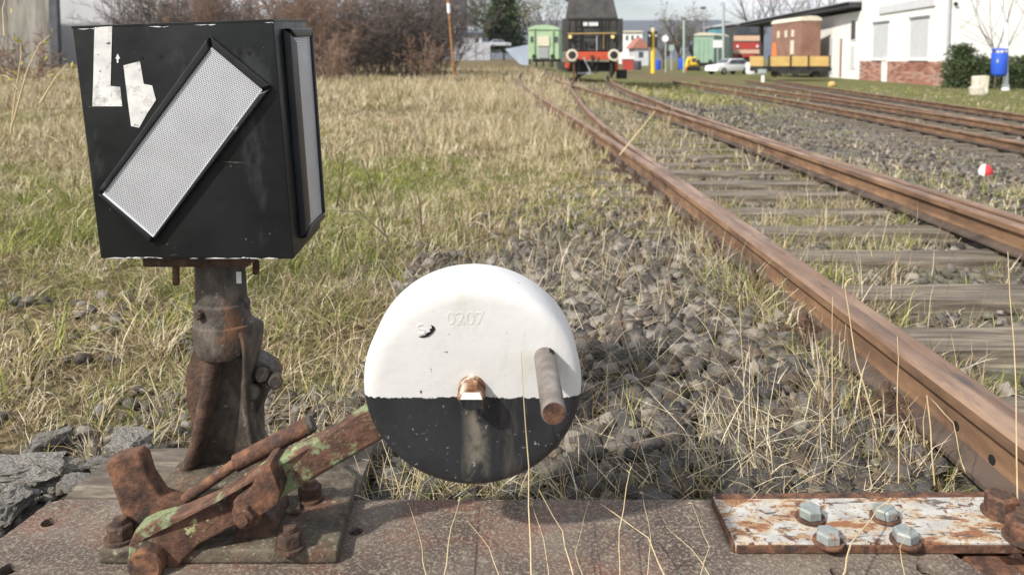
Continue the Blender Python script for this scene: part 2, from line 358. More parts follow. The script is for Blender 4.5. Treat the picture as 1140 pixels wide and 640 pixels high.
def make_ground_mat():
    m, N, L, b = node_mat('ground_soil')
    g = N.new('ShaderNodeNewGeometry'); at_ = N.new('ShaderNodeAttribute'); at_.attribute_name = 'zone'
    sc = N.new('ShaderNodeSeparateColor'); L.new(at_.outputs['Color'], sc.inputs[0])
    def nz(s, det=8, ro=0.65):
        n = N.new('ShaderNodeTexNoise'); n.inputs['Scale'].default_value = s; n.inputs['Detail'].default_value = det; n.inputs['Roughness'].default_value = ro
        L.new(g.outputs['Position'], n.inputs['Vector']); return n.outputs['Fac']
    def ramp(f, st):
        c = N.new('ShaderNodeValToRGB'); L.new(f, c.inputs[0]); el = c.color_ramp.elements
        while len(el) < len(st): el.new(0.5)
        for e, (p, q) in zip(el, st): e.position = p; e.color = (*q, 1)
        return c.outputs[0]
    def mix(f, a, c):
        x = N.new('ShaderNodeMixRGB'); L.new(f, x.inputs[0]); L.new(a, x.inputs[1]); L.new(c, x.inputs[2]); return x.outputs[0]
    straw = ramp(nz(26), [(0.32, (0.028, 0.021, 0.013)), (0.5, (0.12, 0.092, 0.048)), (0.70, (0.36, 0.29, 0.16))])
    green = ramp(nz(24), [(0.30, (0.035, 0.036, 0.016)), (0.5, (0.115, 0.118, 0.045)), (0.70, (0.26, 0.25, 0.10))])
    grav = ramp(nz(14), [(0.30, (0.04, 0.034, 0.028)), (0.5, (0.135, 0.12, 0.10)), (0.70, (0.32, 0.295, 0.25))])
    def zone(o, s, k):
        a = N.new('ShaderNodeMath'); a.operation = 'MULTIPLY_ADD'; a.inputs[1].default_value = k; L.new(nz(s), a.inputs[0]); L.new(o, a.inputs[2])
        r = N.new('ShaderNodeMapRange'); r.inputs[1].default_value = 0.5 * k + 0.40; r.inputs[2].default_value = 0.5 * k + 0.60; L.new(a.outputs[0], r.inputs[0]); return r.outputs[0]
    c = mix(zone(sc.outputs[1], 0.9, 1.6), straw, green)
    c = mix(zone(sc.outputs[0], 1.6, 1.2), c, grav)
    L.new(c, b.inputs['Base Color']); b.inputs['Roughness'].default_value = 0.95; b.inputs['Specular IOR Level'].default_value = 0.15
    bn = N.new('ShaderNodeBump'); bn.inputs['Distance'].default_value = 0.03; L.new(nz(22), bn.inputs['Height']); L.new(bn.outputs[0], b.inputs['Normal'])
    return m
M['ground'] = make_ground_mat()

# ------------------------------------------------------------------ terrain
def sstep(a, b, x):
    t = np.clip((np.asarray(x, dtype=float) - a) / (b - a), 0, 1); return t * t * (3 - 2 * t)
_ph = rng.uniform(0, 6.28, (8, 2)); _fr = np.array([0.35, 0.6, 1.1, 1.9, 3.1, 4.7, 7.3, 11.0]); _an = rng.uniform(0, 6.28, 8)
def wob(x, y, lo=0, hi=8):
    s = 0
    for k in range(lo, hi):
        u = np.cos(_an[k]) * x + np.sin(_an[k]) * y; v = -np.sin(_an[k]) * x + np.cos(_an[k]) * y
        s = s + np.sin(_fr[k] * u + _ph[k, 0]) * np.cos(_fr[k] * 0.83 * v + _ph[k, 1]) / (1 + k * 0.8)
    return s
def gz(x, y):
    x = np.asarray(x, dtype=float); y = np.asarray(y, dtype=float)
    z = -0.075 + 0.018 * wob(x, y, 2, 8) * sstep(60, 10, y)
    z = z - 0.030 * sstep(1.16, 1.3, x) * sstep(2.62, 2.5, x) * sstep(20, 10, y)
    z = z - 0.30 * sstep(3.3, 6.6, x) * sstep(1, 7, y)                     # falls towards the tracks on the right
    z = z - 0.05 * sstep(14, 18, x)
    z = z + 0.85 * sstep(38, 105, y) * sstep(5, -3, x)                     # rises behind the meadow
    z = z + 0.05 * sstep(0.2, -1.2, x) * sstep(2.2, 4, y)                  # turf stands a little proud of the ballast
    z = z + 0.045 * sstep(-0.1, 0.5, x) * sstep(3.6, 3.0, x)                       # ballast shoulder up to the sleeper tops
    return z
def gzf(x, y): return float(gz(x, y))

def zones(x, y):
    """(ballast, green) 0..1"""
    n = wob(x * 1.7, y * 1.7, 1, 6) * 0.16
    b = sstep(-0.55, 0.15, x + n - 0.22 * np.clip(y - 3, 0, 5) * 0.55) * sstep(1.6, 1.0, x) * sstep(6.8, 3.3, y)
    b = np.maximum(b, 0.60 * sstep(0.9, 1.2, x) * sstep(2.8, 2.6, x) * sstep(16, 3, y))
    b = np.maximum(b, 0.80 * sstep(2.55, 2.8, x) * sstep(10.8 + 0.12 * y, 9.4 + 0.1 * y, x) * sstep(34, 20, y))
    b = np.maximum(b, 0.75 * sstep(2.0, 1.75, y + 0.2 * n) * sstep(-3, -1.0, x))
    b = np.maximum(b, 0.7 * sstep(2.9, 2.2, y - 0.8 * n) * sstep(0.2, -0.2, x) * sstep(-2.2, -0.8, x))
    b = np.maximum(b, 0.62 * np.exp(-((x + 0.35)/0.75)**2 - ((y - 3.75)/0.55)**2))
    g = (0.42 + 0.25 * wob(x * 0.8, y * 0.8, 0, 5)) * (1 - 0.5 * sstep(5, 12, y) * (x < 3))
    g = np.where(x > 9.4 + 0.1 * y, 0.85, g)
    g = np.where((x > 3.6) & (y > 22) & (x < 9), 0.85, g)
    g = np.where((x < -0.5) & (y > 6), g * sstep(46, 8, y) + 0.12, g)
    return b, np.clip(g, 0, 1)

def axis_pts(lo, hi, near, n):
    t = np.linspace(-1, 1, n); k = 6.5
    p = np.sinh(k * t) / np.sinh(k)
    return np.where(p < 0, -p * lo, p * hi) + near
xs = axis_pts(-4200, 4200, 0.6, 260)
ys = np.concatenate([[-60, -20, -6, -2], 0.4 + 4400 * np.expm1(np.linspace(0, 8.2, 300)) / np.expm1(8.2)])
X, Y = np.meshgrid(xs, ys)
Z = gz(X, Y)
V = np.stack([X, Y, Z], -1).reshape(-1, 3)
nx, ny = len(xs), len(ys)
i0 = (np.arange(ny - 1)[:, None] * nx + np.arange(nx - 1)[None, :]).ravel()
T = np.concatenate([np.stack([i0, i0 + 1, i0 + nx + 1], -1), np.stack([i0, i0 + nx + 1, i0 + nx], -1)])
gme = tri_mesh('ground', V, T, M['ground'], smooth=True)
zb, zg = zones(V[:, 0], V[:, 1])
ca = gme.color_attributes.new('zone', 'FLOAT_COLOR', 'POINT')
ca.data.foreach_set('color', np.stack([zb, zg, np.zeros_like(zb), np.ones_like(zb)], -1).astype(np.float32).ravel())
ground = put('ground', gme); tag(ground, 'weedy railway yard ground of dry turf, soil and ballast', 'ground', kind='structure')

# ------------------------------------------------------------------ tracks
def spline(pts, step=0.4):
    """(Y, X, Z) control points -> evenly sampled smooth path"""
    p = np.array(pts, dtype=float); yv, xv = p[:, 0], p[:, 1]
    zv = p[:, 2] if p.shape[1] > 2 else np.full(len(p), 0.165)
    yy = np.arange(yv[0], yv[-1], step)
    m = np.gradient(xv, yv)
    out = []
    for q in yy:
        i = min(max(np.searchsorted(yv, q) - 1, 0), len(yv) - 2); h = yv[i+1] - yv[i]; t = (q - yv[i]) / h
        x = (2*t**3 - 3*t**2 + 1) * xv[i] + (t**3 - 2*t**2 + t) * h * m[i] + (-2*t**3 + 3*t**2) * xv[i+1] + (t**3 - t**2) * h * m[i+1]
        z = zv[i] * (1 - t) + zv[i+1] * t
        out.append(Vector((x, q, z)))
    return out
HEAD = [(-0.0335, -0.036), (-0.0335, -0.010), (-0.029, -0.003), (-0.018, 0.0), (0.018, 0.0), (0.029, -0.003), (0.0335, -0.010), (0.0335, -0.036)]
WEBR = [(0.011, -0.046), (0.0075, -0.062), (0.0075, -0.105), (0.011, -0.120)]
FOOTR = [(0.0625, -0.138), (0.0625, -0.149)]
PROFILE = HEAD + WEBR + FOOTR + [(-x, z) for x, z in reversed(FOOTR)] + [(-x, z) for x, z in reversed(WEBR)]
BLADE = [(-0.026, -0.036), (-0.026, -0.010), (-0.022, -0.003), (-0.014, 0.0), (0.018, 0.0), (0.029, -0.003), (0.0335, -0.010), (0.0335, -0.036)] + WEBR + FOOTR + [(-0.020, -0.149), (-0.020, -0.138)] + [(-x, z) for x, z in reversed(WEBR)]
def rail(name, path, prof, parent, mirror=False, label=None):
    pf = [(-x, z) for x, z in reversed(prof)] if mirror else prof
    n = len(pf); vs = []; fs = []; mi = []
    for i, p in enumerate(path):
        t = (path[min(i+1, len(path)-1)] - path[max(i-1, 0)]).normalized(); s = Vector((t.y, -t.x, 0)).normalized()
        for (x, z) in pf: vs.append(p + s * x + Vector((0, 0, z)))
    def cls(k):
        z = (pf[k][1] + pf[(k+1) % n][1]) / 2
        return 0 if z > -0.012 else (2 if z < -0.119 else 1)
    for i in range(len(path) - 1):
        for k in range(n):
            fs.append((i*n+k, i*n+(k+1) % n, (i+1)*n+(k+1) % n, (i+1)*n+k)); mi.append(cls(k))
    fs.append(tuple(range(n))[::-1]); fs.append(tuple(range((len(path)-1)*n, len(path)*n))); mi += [1, 1]
    me = bpy.data.meshes.new(name); me.from_pydata([tuple(v) for v in vs], [], fs)
    for mm in ('rail_top', 'rail_side', 'rail_foot'): me.materials.append(M[mm])
    me.polygons.foreach_set('material_index', mi)
    bm = bmesh.new(); bm.from_mesh(me); bmesh.ops.recalc_face_normals(bm, faces=bm.faces); bm.to_mesh(me); bm.free()
    o = put(name, me, parent)
    if label: o['label'] = label
    return o

turnout = thing('railway_turnout', (1.9, 1.7, 0), 'rusty railway turnout with worn timber sleepers in the foreground', 'railway track')
P_LL = spline([(-1.5, 1.135), (2, 1.135), (6, 1.09), (10, 0.95), (14.7, 0.74), (22, 0.48), (33, 0.27), (45, 0.45), (60, 0.95), (72, 1.5)])
P_LR = spline([(3.2, 2.55), (6, 2.575), (9, 2.575), (11.5, 2.54), (14.7, 2.43), (22.8, 2.05), (33, 1.78), (45, 1.95), (60, 2.45), (72, 3.0)])
P_RL = spline([(1.1, 1.207), (3.0, 1.203), (6.5, 1.163), (10, 1.165), (13.5, 1.26), (17, 1.42), (25.5, 1.87), (33.8, 2.66), (45, 3.9)])
for _p in P_RL: _p.z -= 0.020 * float(np.clip((8.5 - _p.y) / 5.0, 0, 1))
P_RR = spline([(-1.5, 2.70), (3, 2.70), (6, 2.67), (10, 2.71), (13.5, 2.80), (17, 2.95), (25.5, 3.40), (33.8, 4.16), (45, 5.4)])
stock = rail('stock_rail', P_LL, PROFILE, turnout, label='near rusty stock rail running from the lower right corner')
rail('stock_rail', P_RR, PROFILE, turnout)
blade = rail('switch_blade', P_RL, BLADE, turnout)
rail('switch_blade', P_LR, BLADE, turnout, mirror=True, label='open switch blade beside the far stock rail')
ZR = -0.155
rt = thing('railway_turnout', (9, 16, -0.3), 'rusty tracks joining in front of the white station house', 'railway track')
P_N1 = spline([(5, 6.75, ZR), (8, 6.88, ZR), (11, 7.10, ZR), (16.3, 7.52, ZR), (22, 7.86, ZR), (33, 8.25, ZR), (42, 8.5, ZR)])
P_N2 = [p + Vector((1.47, 0, 0)) for p in P_N1]
P_F1 = spline([(9.0, 7.95, ZR), (12.8, 8.62, ZR), (16.3, 9.18, ZR), (20, 9.70, ZR), (25.7, 10.47, ZR), (33, 11.5, ZR), (45, 13.2, ZR)])
P_F2 = [p + Vector((1.5, 0, 0)) for p in P_F1]
for P in (P_N1, P_N2): rail('rail', P, PROFILE, rt)
for P in (P_F1, P_F2): rail('rail', P, PROFILE, rt)

def path_x(P, y):
    a = min(P, key=lambda p: abs(p.y - y)); return a.x
# sleepers
def sleeper_mesh(length, w, h, seed):
    r = random.Random(seed); mb = MB(); n = 9
    prof = [(-w/2, 0), (-w/2 + 0.012, h), (-w/6, h + r.uniform(-.006, .003)), (w/6, h + r.uniform(-.006, .003)), (w/2 - 0.012, h), (w/2, 0)]
    vs = []; fs = []
    for i in range(n):
        x = -length/2 + length * i / (n - 1)
        for k, (y, z) in enumerate(prof):
            e = 0 if i not in (0, n-1) else r.uniform(-.02, .02)
            vs.append((x + e, y + r.uniform(-.007, .007), z + (r.uniform(-.008, .005) if k in (1, 2, 3, 4) else 0)))
    m_ = len(prof)
    for i in range(n - 1):
        for k in range(m_): fs.append((i*m_+k, i*m_+(k+1) % m_, (i+1)*m_+(k+1) % m_, (i+1)*m_+k))
    fs.append(tuple(range(m_))[::-1]); fs.append(tuple(range((n-1)*m_, n*m_)))
    mb.add(vs, fs); return mb.mesh('sleeper', M['wood'])
SLM = [sleeper_mesh(2.6, 0.26, 0.16, s) for s in range(5)] 
# rail fastening: ribbed base plate with clip, nut and screw heads
def fastening_mesh():
    mb = MB()
    mb.box((0, 0, -0.003), (0.34, 0.16, 0.014))
    for s in (-1, 1):
        mb.box((s*0.078, 0, 0.016), (0.022, 0.15, 0.030)); mb.box((s*0.066, 0, 0.036), (0.055, 0.062, 0.016))
        mb.lathe([(0, 0.021), (0.024, 0.021), (0.026, 0.017)], (s*0.083, 0, 0.042), (0, 0, 1), n=6)
        mb.lathe([(0, 0.011), (0.018, 0.011)], (s*0.083, 0, 0.067), (0, 0, 1), n=8)
        for q in (-1, 1): mb.lathe([(0, 0.017), (0.018, 0.016)], (s*0.135, q*0.045, 0.003), (0, 0, 1), n=6)
    return mb.mesh('rail_fastening', M['rust_dark'])
FAST = fastening_mesh()
ysl = [1.56, 2.16]
while ysl[-1] < 33: ysl.append(ysl[-1] + rnd.uniform(0.58, 0.66))
for i, y in enumerate(ysl):
    xl, xr = path_x(P_LL, y), path_x(P_RR, y)
    sc_ = (xr - xl + 0.75) / 2.6
    o = put_at('sleeper', SLM[i % 5], turnout, Matrix.Translation(((xl + xr)/2 + rnd.uniform(-.06, .06), y, -0.163 + rnd.uniform(-.012, .004))) @ Matrix.Rotation(rnd.uniform(-.012, .012), 4, 'Z') @ Matrix.Diagonal((sc_, 1, 1, 1)))
    if y < 15:
        for P in (P_LL, P_RR):
            put_at('rail_fastening', FAST, turnout, Matrix.Translation((path_x(P, y), y, 0.006)))
ZS = ZR - 0.168
for i in range(46):
    y = 6.5 + i * 0.64
    a, c = path_x(P_N1, y), path_x(P_N1, y) + 1.47
    if y > 9.5: c = max(c, path_x(P_F2, y)) if y < 22 else c
    put_at('sleeper', SLM[i % 5], rt, Matrix.Translation(((a + c)/2, y, ZS - 0.163)) @ Matrix.Diagonal(((c - a + 1.1)/2.6, 1, 1, 1)))
for i in range(30):
    y = 22.3 + i * 0.64; a = path_x(P_F1, y)
    put_at('sleeper', SLM[i % 5], rt, Matrix.Translation((a + 0.75, y, ZS - 0.163)))
# bolt holes in the web of the near stock rail
for (px, py) in ((1064, 474), (1104, 512)):
    d = ray(px, py); k = (1.135 - 0.0088) / d.x; p = Vector((d.x*k, d.y*k, CAMZ + d.z*k))
    mb = MB(); mb.lathe([(0, 0.0125), (0.003, 0.0125)], (p.x + 0.002, p.y, p.z), (-1, 0, 0), n=16); mb.build('bolt_hole', M['hole'], turnout)

# ------------------------------------------------------------------ hand-operated switch stand with lantern and counterweight
stand = thing('switch_stand', (-0.66, 1.75, 0.02), 'rusty hand switch stand with black lantern box and black and white counterweight', 'switch stand')
ZP = 0.02            # top of the long steel plate
ZB = 0.05            # top of the cast base plate
# --- lantern box
YF, YK = 1.62, 1.87
ftl, ftr, fbr, fbl = at(80, 30.5, YF), at(304, 22.8, YF), at(327, 288.5, YF), at(112, 288, YF)
btr, bbr = at(341, 23.5, YK), at(357, 254, YK)
btl, bbl = btr + (ftl - ftr) * 1.0, bbr + (fbl - fbr) * 1.0
mb = MB(); mb.hexa([fbl, fbr, bbr, bbl], [ftl, ftr, btr, btl])
lantern = mb.build('lantern', M['enamel'], stand, bevel=0.0035, seg=3, smooth=True)
def face(px, py, off=0.0):          # point on the front face plane, off = metres proud of it
    n = (fbr - ftl).cross(ftr - ftl).normalized()
    if n.y > 0: n = -n
    d = ray(px, py); o = Vector((0, 0, CAMZ)); k = (ftl - o).dot(n) / d.dot(n)
    return o + d * k + n * off
def decal(name, pts, m, parent, off, th):
    mb = MB(); a = [face(x, y, off) for x, y in pts]; n = face(0, 0, 1) - face(0, 0, 0)
    mb.prism(a, n * th); return mb.build(name, m, parent)
# lid rim and folded seam along the right edge
mb = MB(); rim = [ftl, ftr, btr, btl]; cen = sum(rim, Vector()) / 4
mb.hexa([p + (p - cen).normalized() * 0.0012 + Vector((0, 0, -0.003)) for p in rim], [p + (p - cen).normalized() * 0.0012 + Vector((0, 0, 0.002)) for p in rim])
mb.build('lid', M['enamel'], lantern, bevel=0.0006)
# raised black frame of the diagonal reflector: four mitred bars
def frame_bars(outer, inner, name, parent, pf, h):
    for i in range(4):
        j = (i + 1) % 4
        q = [outer[i], outer[j], inner[j], inner[i]]
        b_ = [pf(x, y, 0.0005) for x, y in q]; t_ = [pf(x, y, h) for x, y in q]
        c = sum(t_, Vector()) / 4; t_ = [p.lerp(c, 0.05) for p in t_]
        mb = MB(); mb.hexa(b_, t_); mb.build(name, M['rubber'], parent, bevel=0.0025, seg=3, smooth=True)
OUT = [(235.5, 40), (304, 96.5), (171, 270), (110.5, 214)]
INN = [(237.5, 53), (293.5, 100), (172.5, 263), (116.5, 215.5)]
frame_bars(OUT, INN, 'reflector_frame', lantern, face, 0.013)
mb = MB(); n = face(0, 0, 1) - face(0, 0, 0)
quad = [face(x, y, 0.001) for x, y in INN]; mb.prism(quad, n * 0.007)
refl = mb.build('reflector_panel', M['reflector'], lantern)
def uv_planar(o, u, v, k):
    me = o.data; uvl = me.uv_layers.new(name='UVMap'); u = u.normalized(); v = (v - u * v.dot(u)).normalized()
    for lp in me.loops:
        p = me.vertices[lp.vertex_index].co; uvl.data[lp.index].uv = (p.dot(u) * k, p.dot(v) * k / 1.732)
uv_planar(refl, quad[1] - quad[0], quad[3] - quad[0], 245)
for i in (1, 2):                                                           # bright sheet edges on two sides
    j = (i + 1) % 4; a, b_ = quad[i], quad[j]; ce = sum(quad, Vector()) / 4
    mb = MB(); ia, ib = a.lerp(ce, 0.022), b_.lerp(ce, 0.022); mb.prism([a, b_, ib, ia], n * 0.0085); mb.build('panel_edge', M['silver_edge'], lantern)
Z1 = lambda pts: [(60 + x / 2.134, y / 2.134) for x, y in pts]
tag(decal('number_sticker', Z1([(97, 66), (139, 63), (135, 205), (158, 207), (163, 253), (92, 253), (94, 200)]), M['sticker'], lantern, 0.0004, 0.0008), 'white sticker remnant shaped like part of a 4')
tag(decal('number_sticker', Z1([(166, 156), (205, 146), (214, 200), (234, 204), (243, 238), (222, 270), (203, 304), (184, 300), (176, 240)]), M['sticker'], lantern, 0.0004, 0.0008), 'torn slanted white sticker remnant')
decal('number_sticker', Z1([(152, 128), (158, 140), (154, 141), (154, 150), (150, 150), (150, 141), (147, 140)]), M['sticker'], lantern, 0.0004, 0.0008)
for (hx, hy) in ((208, 138), (253, 135), (463, 127), (117, 135)):
    mb = MB(); p = face(60 + hx/2.134, hy/2.134, -0.002); mb.lathe([(0, 0.0042), (0.0028, 0.0042)], p, n, n=12); mb.build('rivet_hole', M['hole'], lantern)
# bare chips along the lower and upper edges of the box
def chips(p, q, k, seed, nrm, name='edge_wear'):
    r = random.Random(seed); mb = MB(); d = (q - p); up_ = Vector((0, 0, 1)) if p.z < .8 else Vector((0, 0, -1))
    for _ in range(k):
        a_ = r.random(); l_ = r.uniform(.006, .05)/d.length; h_ = r.uniform(.001, .0035)
        A0, B0 = p + d*a_, p + d*min(1, a_ + l_)
        mb.prism([A0 + nrm*.0004, B0 + nrm*.0004, A0.lerp(B0, .8) + up_*h_*.6 + nrm*.0004, A0.lerp(B0, .45) + up_*h_ + nrm*.0004, A0.lerp(B0, .2) + up_*h_*.4 + nrm*.0004], nrm*.0005)
    tag(mb.build(name, M['silver_edge'], lantern), kind='stuff')
chips(fbl + Vector((0, 0, .001)), fbr + Vector((0, 0, .001)), 16, 1, n); chips(ftl + Vector((0, 0, -.0042)), ftr + Vector((0, 0, -.0042)), 9, 2, n)
# side reflector on the right wall
def side(s, t, off):
    a = ftr.lerp(btr, s); b_ = fbr.lerp(bbr, s); p = a.lerp(b_, t)
    nn = (btr - ftr).cross(fbr - ftr).normalized()
    if nn.x < 0: nn = -nn
    return p + nn * off
sq = lambda x, y, h: side(x, y, h)
frame_bars([(0.22, 0.035), (0.98, 0.035), (0.98, 0.945), (0.22, 0.945)], [(0.42, 0.075), (0.93, 0.075), (0.93, 0.915), (0.42, 0.915)], 'reflector_frame', lantern, sq, 0.016)
mb = MB(); nn = side(0, 0, 1) - side(0, 0, 0); q2 = [side(s, t, 0.001) for s, t in ((0.42, 0.075), (0.93, 0.075), (0.93, 0.915), (0.42, 0.915))]
mb.prism(q2, nn * 0.009); r2 = mb.build('reflector_panel', M['reflector'], lantern); uv_planar(r2, q2[1] - q2[0], q2[3] - q2[0], 245)

# --- lantern post and cast pedestal
YPst = 1.755
def pp(x, y, Y=YPst): return at(x, y, Y)
fc = pp(234, 296)
mb = MB(); mb.box((fc.x, YPst - 0.01, 0.566), (0.225, 0.15, 0.034)); flange = mb.build('flange', M['rust_dark'], stand, bevel=0.004, smooth=True)
for (x, y0, y1, dy) in ((196, 296, 317, -0.06), (285, 290, 305, 0.02)):
    a, b_ = pp(x, y0, YPst + dy), pp(x, y1, YPst + dy)
    mb = MB(); mb.tube([a, b_], 0.0075, n=10); mb.build('flange_bolt', M['rust'], flange, smooth=True)
ax = pp(246, 305).x
def zz(y): return pp(246, y).z
post = [(286, 244.5, 27), (334, 247, 28), (336, 247, 30.5), (357, 247.5, 31), (358, 250, 34), (383, 251, 34), (392, 251, 31)]
mb = MB(); ns = 28; vs = []; fs = []
for (y, cx, hw) in post:
    c = pp(cx, y)
    for k in range(ns):
        a_ = 2*math.pi*k/ns; vs.append((c.x + hw/ppm(YPst)*math.cos(a_), YPst + hw/ppm(YPst)*math.sin(a_), c.z))
for i in range(len(post)-1):
    for k in range(ns): fs.append((i*ns+k, i*ns+(k+1) % ns, (i+1)*ns+(k+1) % ns, (i+1)*ns+k))
fs.append(tuple(range(ns))); fs.append(tuple(range((len(post)-1)*ns, len(post)*ns)))
mb.add(vs, fs); pst = mb.build('lantern_post', M['cast_iron'], stand, bevel=0.002, smooth=True)
mb = MB(); c = pp(266, 309, YPst - 0.053); mb.box(c, (0.011, 0.003, 0.026)); mb.build('paint_label', M['silver_edge'], pst, bevel=0.001)
mb = MB(); c = pp(226, 349, YPst - 0.050); mb.lathe([(0, 0.011), (0.016, 0.011), (0.018, 0.008)], c, (-0.5, -1, 0), n=6); mb.build('clamp_bolt', M['rust_dark'], pst)
# pedestal: one casting whose section has a thick left rib, a hollow front web and a thin right rib
sec = [(366, 243, 262, 221, 282, 1.700, 1.815), (378, 241, 268, 220, 283, 1.700, 1.82), (395, 237, 271, 219, 280, 1.700, 1.825), (425, 232, 270, 214, 275, 1.706, 1.82), (460, 225, 272, 211, 277, 1.714, 1.82), (490, 219, 277, 208, 281, 1.722, 1.83), (508, 214, 282, 204, 287, 1.728, 1.85), (522, 208, 291, 196, 300, 1.735, 1.87), (533, 201, 298, 186, 308, 1.742, 1.88), (541, 196, 303, 180, 314, 1.745, 1.89)]
mb = MB(); vs = []; fs = []; mi_ = []
for (y, xl_, xr_, hl_, hr_, yf_, yb_) in sec:
    q = at(xl_, y, yf_); z = q.z; k_ = ppm(yf_); kb = ppm(1.76)
    XL, XR = q.x, at(xr_, y, yf_).x; ym_ = (yf_ + yb_)/2 + .015; HL, HR = at(hl_, y, yf_).x, at(hr_, y, yf_).x; m_ = (XL + XR)/2
    ring = [(HL, ym_), (HL + .004, ym_ - .03), (XL - .020, yf_ + .030), (XL - .019, yf_ + .010), (XL - .010, yf_), (XL + .008, yf_ + .001), (XL + .017, yf_ + .012), (XL + .020, yf_ + .034), (m_, yf_ + .044), (XR - .012, yf_ + .040), (XR - .007, yf_ + .012), (XR - .003, yf_ + .006), (XR + .004, yf_ + .006), (XR + .008, yf_ + .014), (XR + .010, yf_ + .050), (HR, ym_), (HR - .010, yb_), (HL + .010, yb_)]
    vs += [(x, y_, z) for x, y_ in ring]
n_ = 18
for i in range(len(sec) - 1):
    for k in range(n_): fs.append((i*n_+k, i*n_+(k+1) % n_, (i+1)*n_+(k+1) % n_, (i+1)*n_+k)); mi_.append(1 if 2 <= k <= 5 else 0)
fs.append(tuple(range(n_))); fs.append(tuple(range((len(sec)-1)*n_, len(sec)*n_))); mi_ += [0, 0]
me = bpy.data.meshes.new('pedestal'); me.from_pydata(vs, [], fs); me.materials.append(M['cast_iron']); me.materials.append(M['rust_dark']); me.polygons.foreach_set('material_index', mi_)
bm = bmesh.new(); bm.from_mesh(me); bmesh.ops.recalc_face_normals(bm, faces=bm.faces)
for f in bm.faces: f.smooth = len(f.verts) == 4
bm.to_mesh(me); bm.free(); ped = put('pedestal', me, stand)
sm = ped.modifiers.new('soften', 'SUBSURF'); sm.levels = 2; sm.render_levels = 2
mb = MB(); poly = [(228, 372), (214, 392), (207, 412), (207, 448), (212, 470), (215, 520), (232, 520), (234, 372)]
mb.prism([pp(x, y, 1.80) for x, y in poly], (0, 0.03, 0)); mb.build('rear_flange', M['rust_dark'], ped, bevel=0.004, smooth=True)
mb = MB(); poly = [(268, 396), (286, 400), (302, 409), (308, 421), (298, 436), (291, 448), (286, 462), (287, 494), (270, 500)]
mb.prism([pp(x, y, 1.76) for x, y in poly], (0, 0.06, 0)); brk = mb.build('bracket', M['cast_iron'], ped, bevel=0.006, smooth=True)
for (x, y, r_) in ((291, 414, 0.016), (306, 421, 0.016), (280, 432, 0.020)):
    mb = MB(); c = pp(x, y, 1.765); mb.lathe([(0, r_), (0.03, r_), (0.034, r_*0.8)], c, (0.35, -1, 0.1), n=12); mb.build('bracket_bolt', M['cast_iron'], ped, smooth=True)

# --- base plate with nuts
mb = MB(); outl = [(-0.80, 1.465), (-0.338, 1.465), (-0.352, 1.735), (-0.46, 1.86), (-0.78, 1.90)]
mb.prism([(x, y, ZP + 0.001) for x, y in outl], (0, 0, ZB - ZP - 0.001)); basep = mb.build('base_plate', M['base_plate'], stand, bevel=0.007, seg=3, smooth=True)
mb = MB(); mb.prism([(x, y, ZB - 0.002) for x, y in ((-0.755, 1.60), (-0.44, 1.58), (-0.47, 1.70), (-0.52, 1.83), (-0.76, 1.85))], (0, 0, 0.012)); mb.build('raised_foot', M['base_plate'], basep, bevel=0.005, seg=3, smooth=True)
def hexbolt(c, r, h, nm, parent, m, washer=True, spin=0.3, top=None):
    c = Vector(c); u = (math.cos(spin), math.sin(spin), 0)
    mb = MB()
    if washer: mb.lathe([(0, r*1.22), (0.007, r*1.22)], c, (0, 0, 1), n=20, up=u)
    z0 = 0.0075 if washer else 0
    mb.lathe([(z0, r), (z0 + h*0.86, r), (z0 + h, r*0.84)], c, (0, 0, 1), n=6, up=u)
    if top: mb.lathe([(z0 + h, top[0]), (z0 + h + top[1], top[0]*0.93)], c, (0, 0, 1), n=14)
    return mb.build(nm, M[m], parent, bevel=0.0012)
for (x, y, s) in ((345, 549, 0.2), (323, 603, 0.5), (134, 594, 0.1)):
    p = onz(x, y + 6, ZB); hexbolt(p, 0.025, 0.026, 'nut', basep, 'rust_dark', spin=s, top=(0.014, 0.010))

# --- lever
YL = 1.455                      # front face of the lever bar
def lp_(x, y, Y=YL): return at(x, y, Y)
mb = MB()
poly = [(143, 606), (150, 590), (165, 583), (200, 573), (240, 556), (293, 521), (345, 495), (412, 456), (480, 420), (490, 455), (424, 490), (365, 524), (309, 557), (265, 584), (222, 606), (205, 622), (192, 640), (184, 660), (140, 660)]
lY = lambda x: YL + 0.062 * min(1, max(0, (x - 250) / 150))
mb.prism([lp_(x, y, lY(x)) for x, y in poly], (0, 0.046, 0)); lever = mb.build('lever_arm', M['lever_paint'], stand, bevel=0.006, seg=3, smooth=True)
mb = MB(); c = lp_(168, 621, YL); mb.lathe([(0, 0.033), (0.026, 0.033), (0.030, 0.029)], c, (0, -1, 0), n=28); mb.build('pivot_pin', M['rust'], lever, smooth=True)
mb = MB(); c = lp_(276, 569, YL); mb.lathe([(0, 0.028), (0.010, 0.028)], c, (0, -1, 0), n=22); mb.lathe([(0.010, 0.021), (0.026, 0.021), (0.028, 0.017)], c, (0, -1, 0), n=6, up=(0.3, 0, 1)); mb.lathe([(0.026, 0.012), (0.034, 0.011)], c, (0, -1, 0), n=12); mb.build('clamp_nut', M['rust'], lever, bevel=0.001)
mb = MB(); mb.prism([lp_(x, y, YL - 0.012) for x, y in ((290, 522), (300, 517), (312, 548), (308, 562), (290, 574), (264, 577), (258, 560), (276, 548))], (0, 0.075, 0)); mb.build('clamp_lug', M['rust'], lever, bevel=0.005, smooth=True)
mb = MB(); mb.tube([lp_(205, 556, YL + 0.075), lp_(262, 516, YL + 0.085), lp_(262.5, 515.6, YL + 0.085), lp_(344, 473, YL + 0.105)], [0.011, 0.0115, 0.0175, 0.0185], n=16); mb.build('stop_rod', M['rust'], lever, smooth=True)
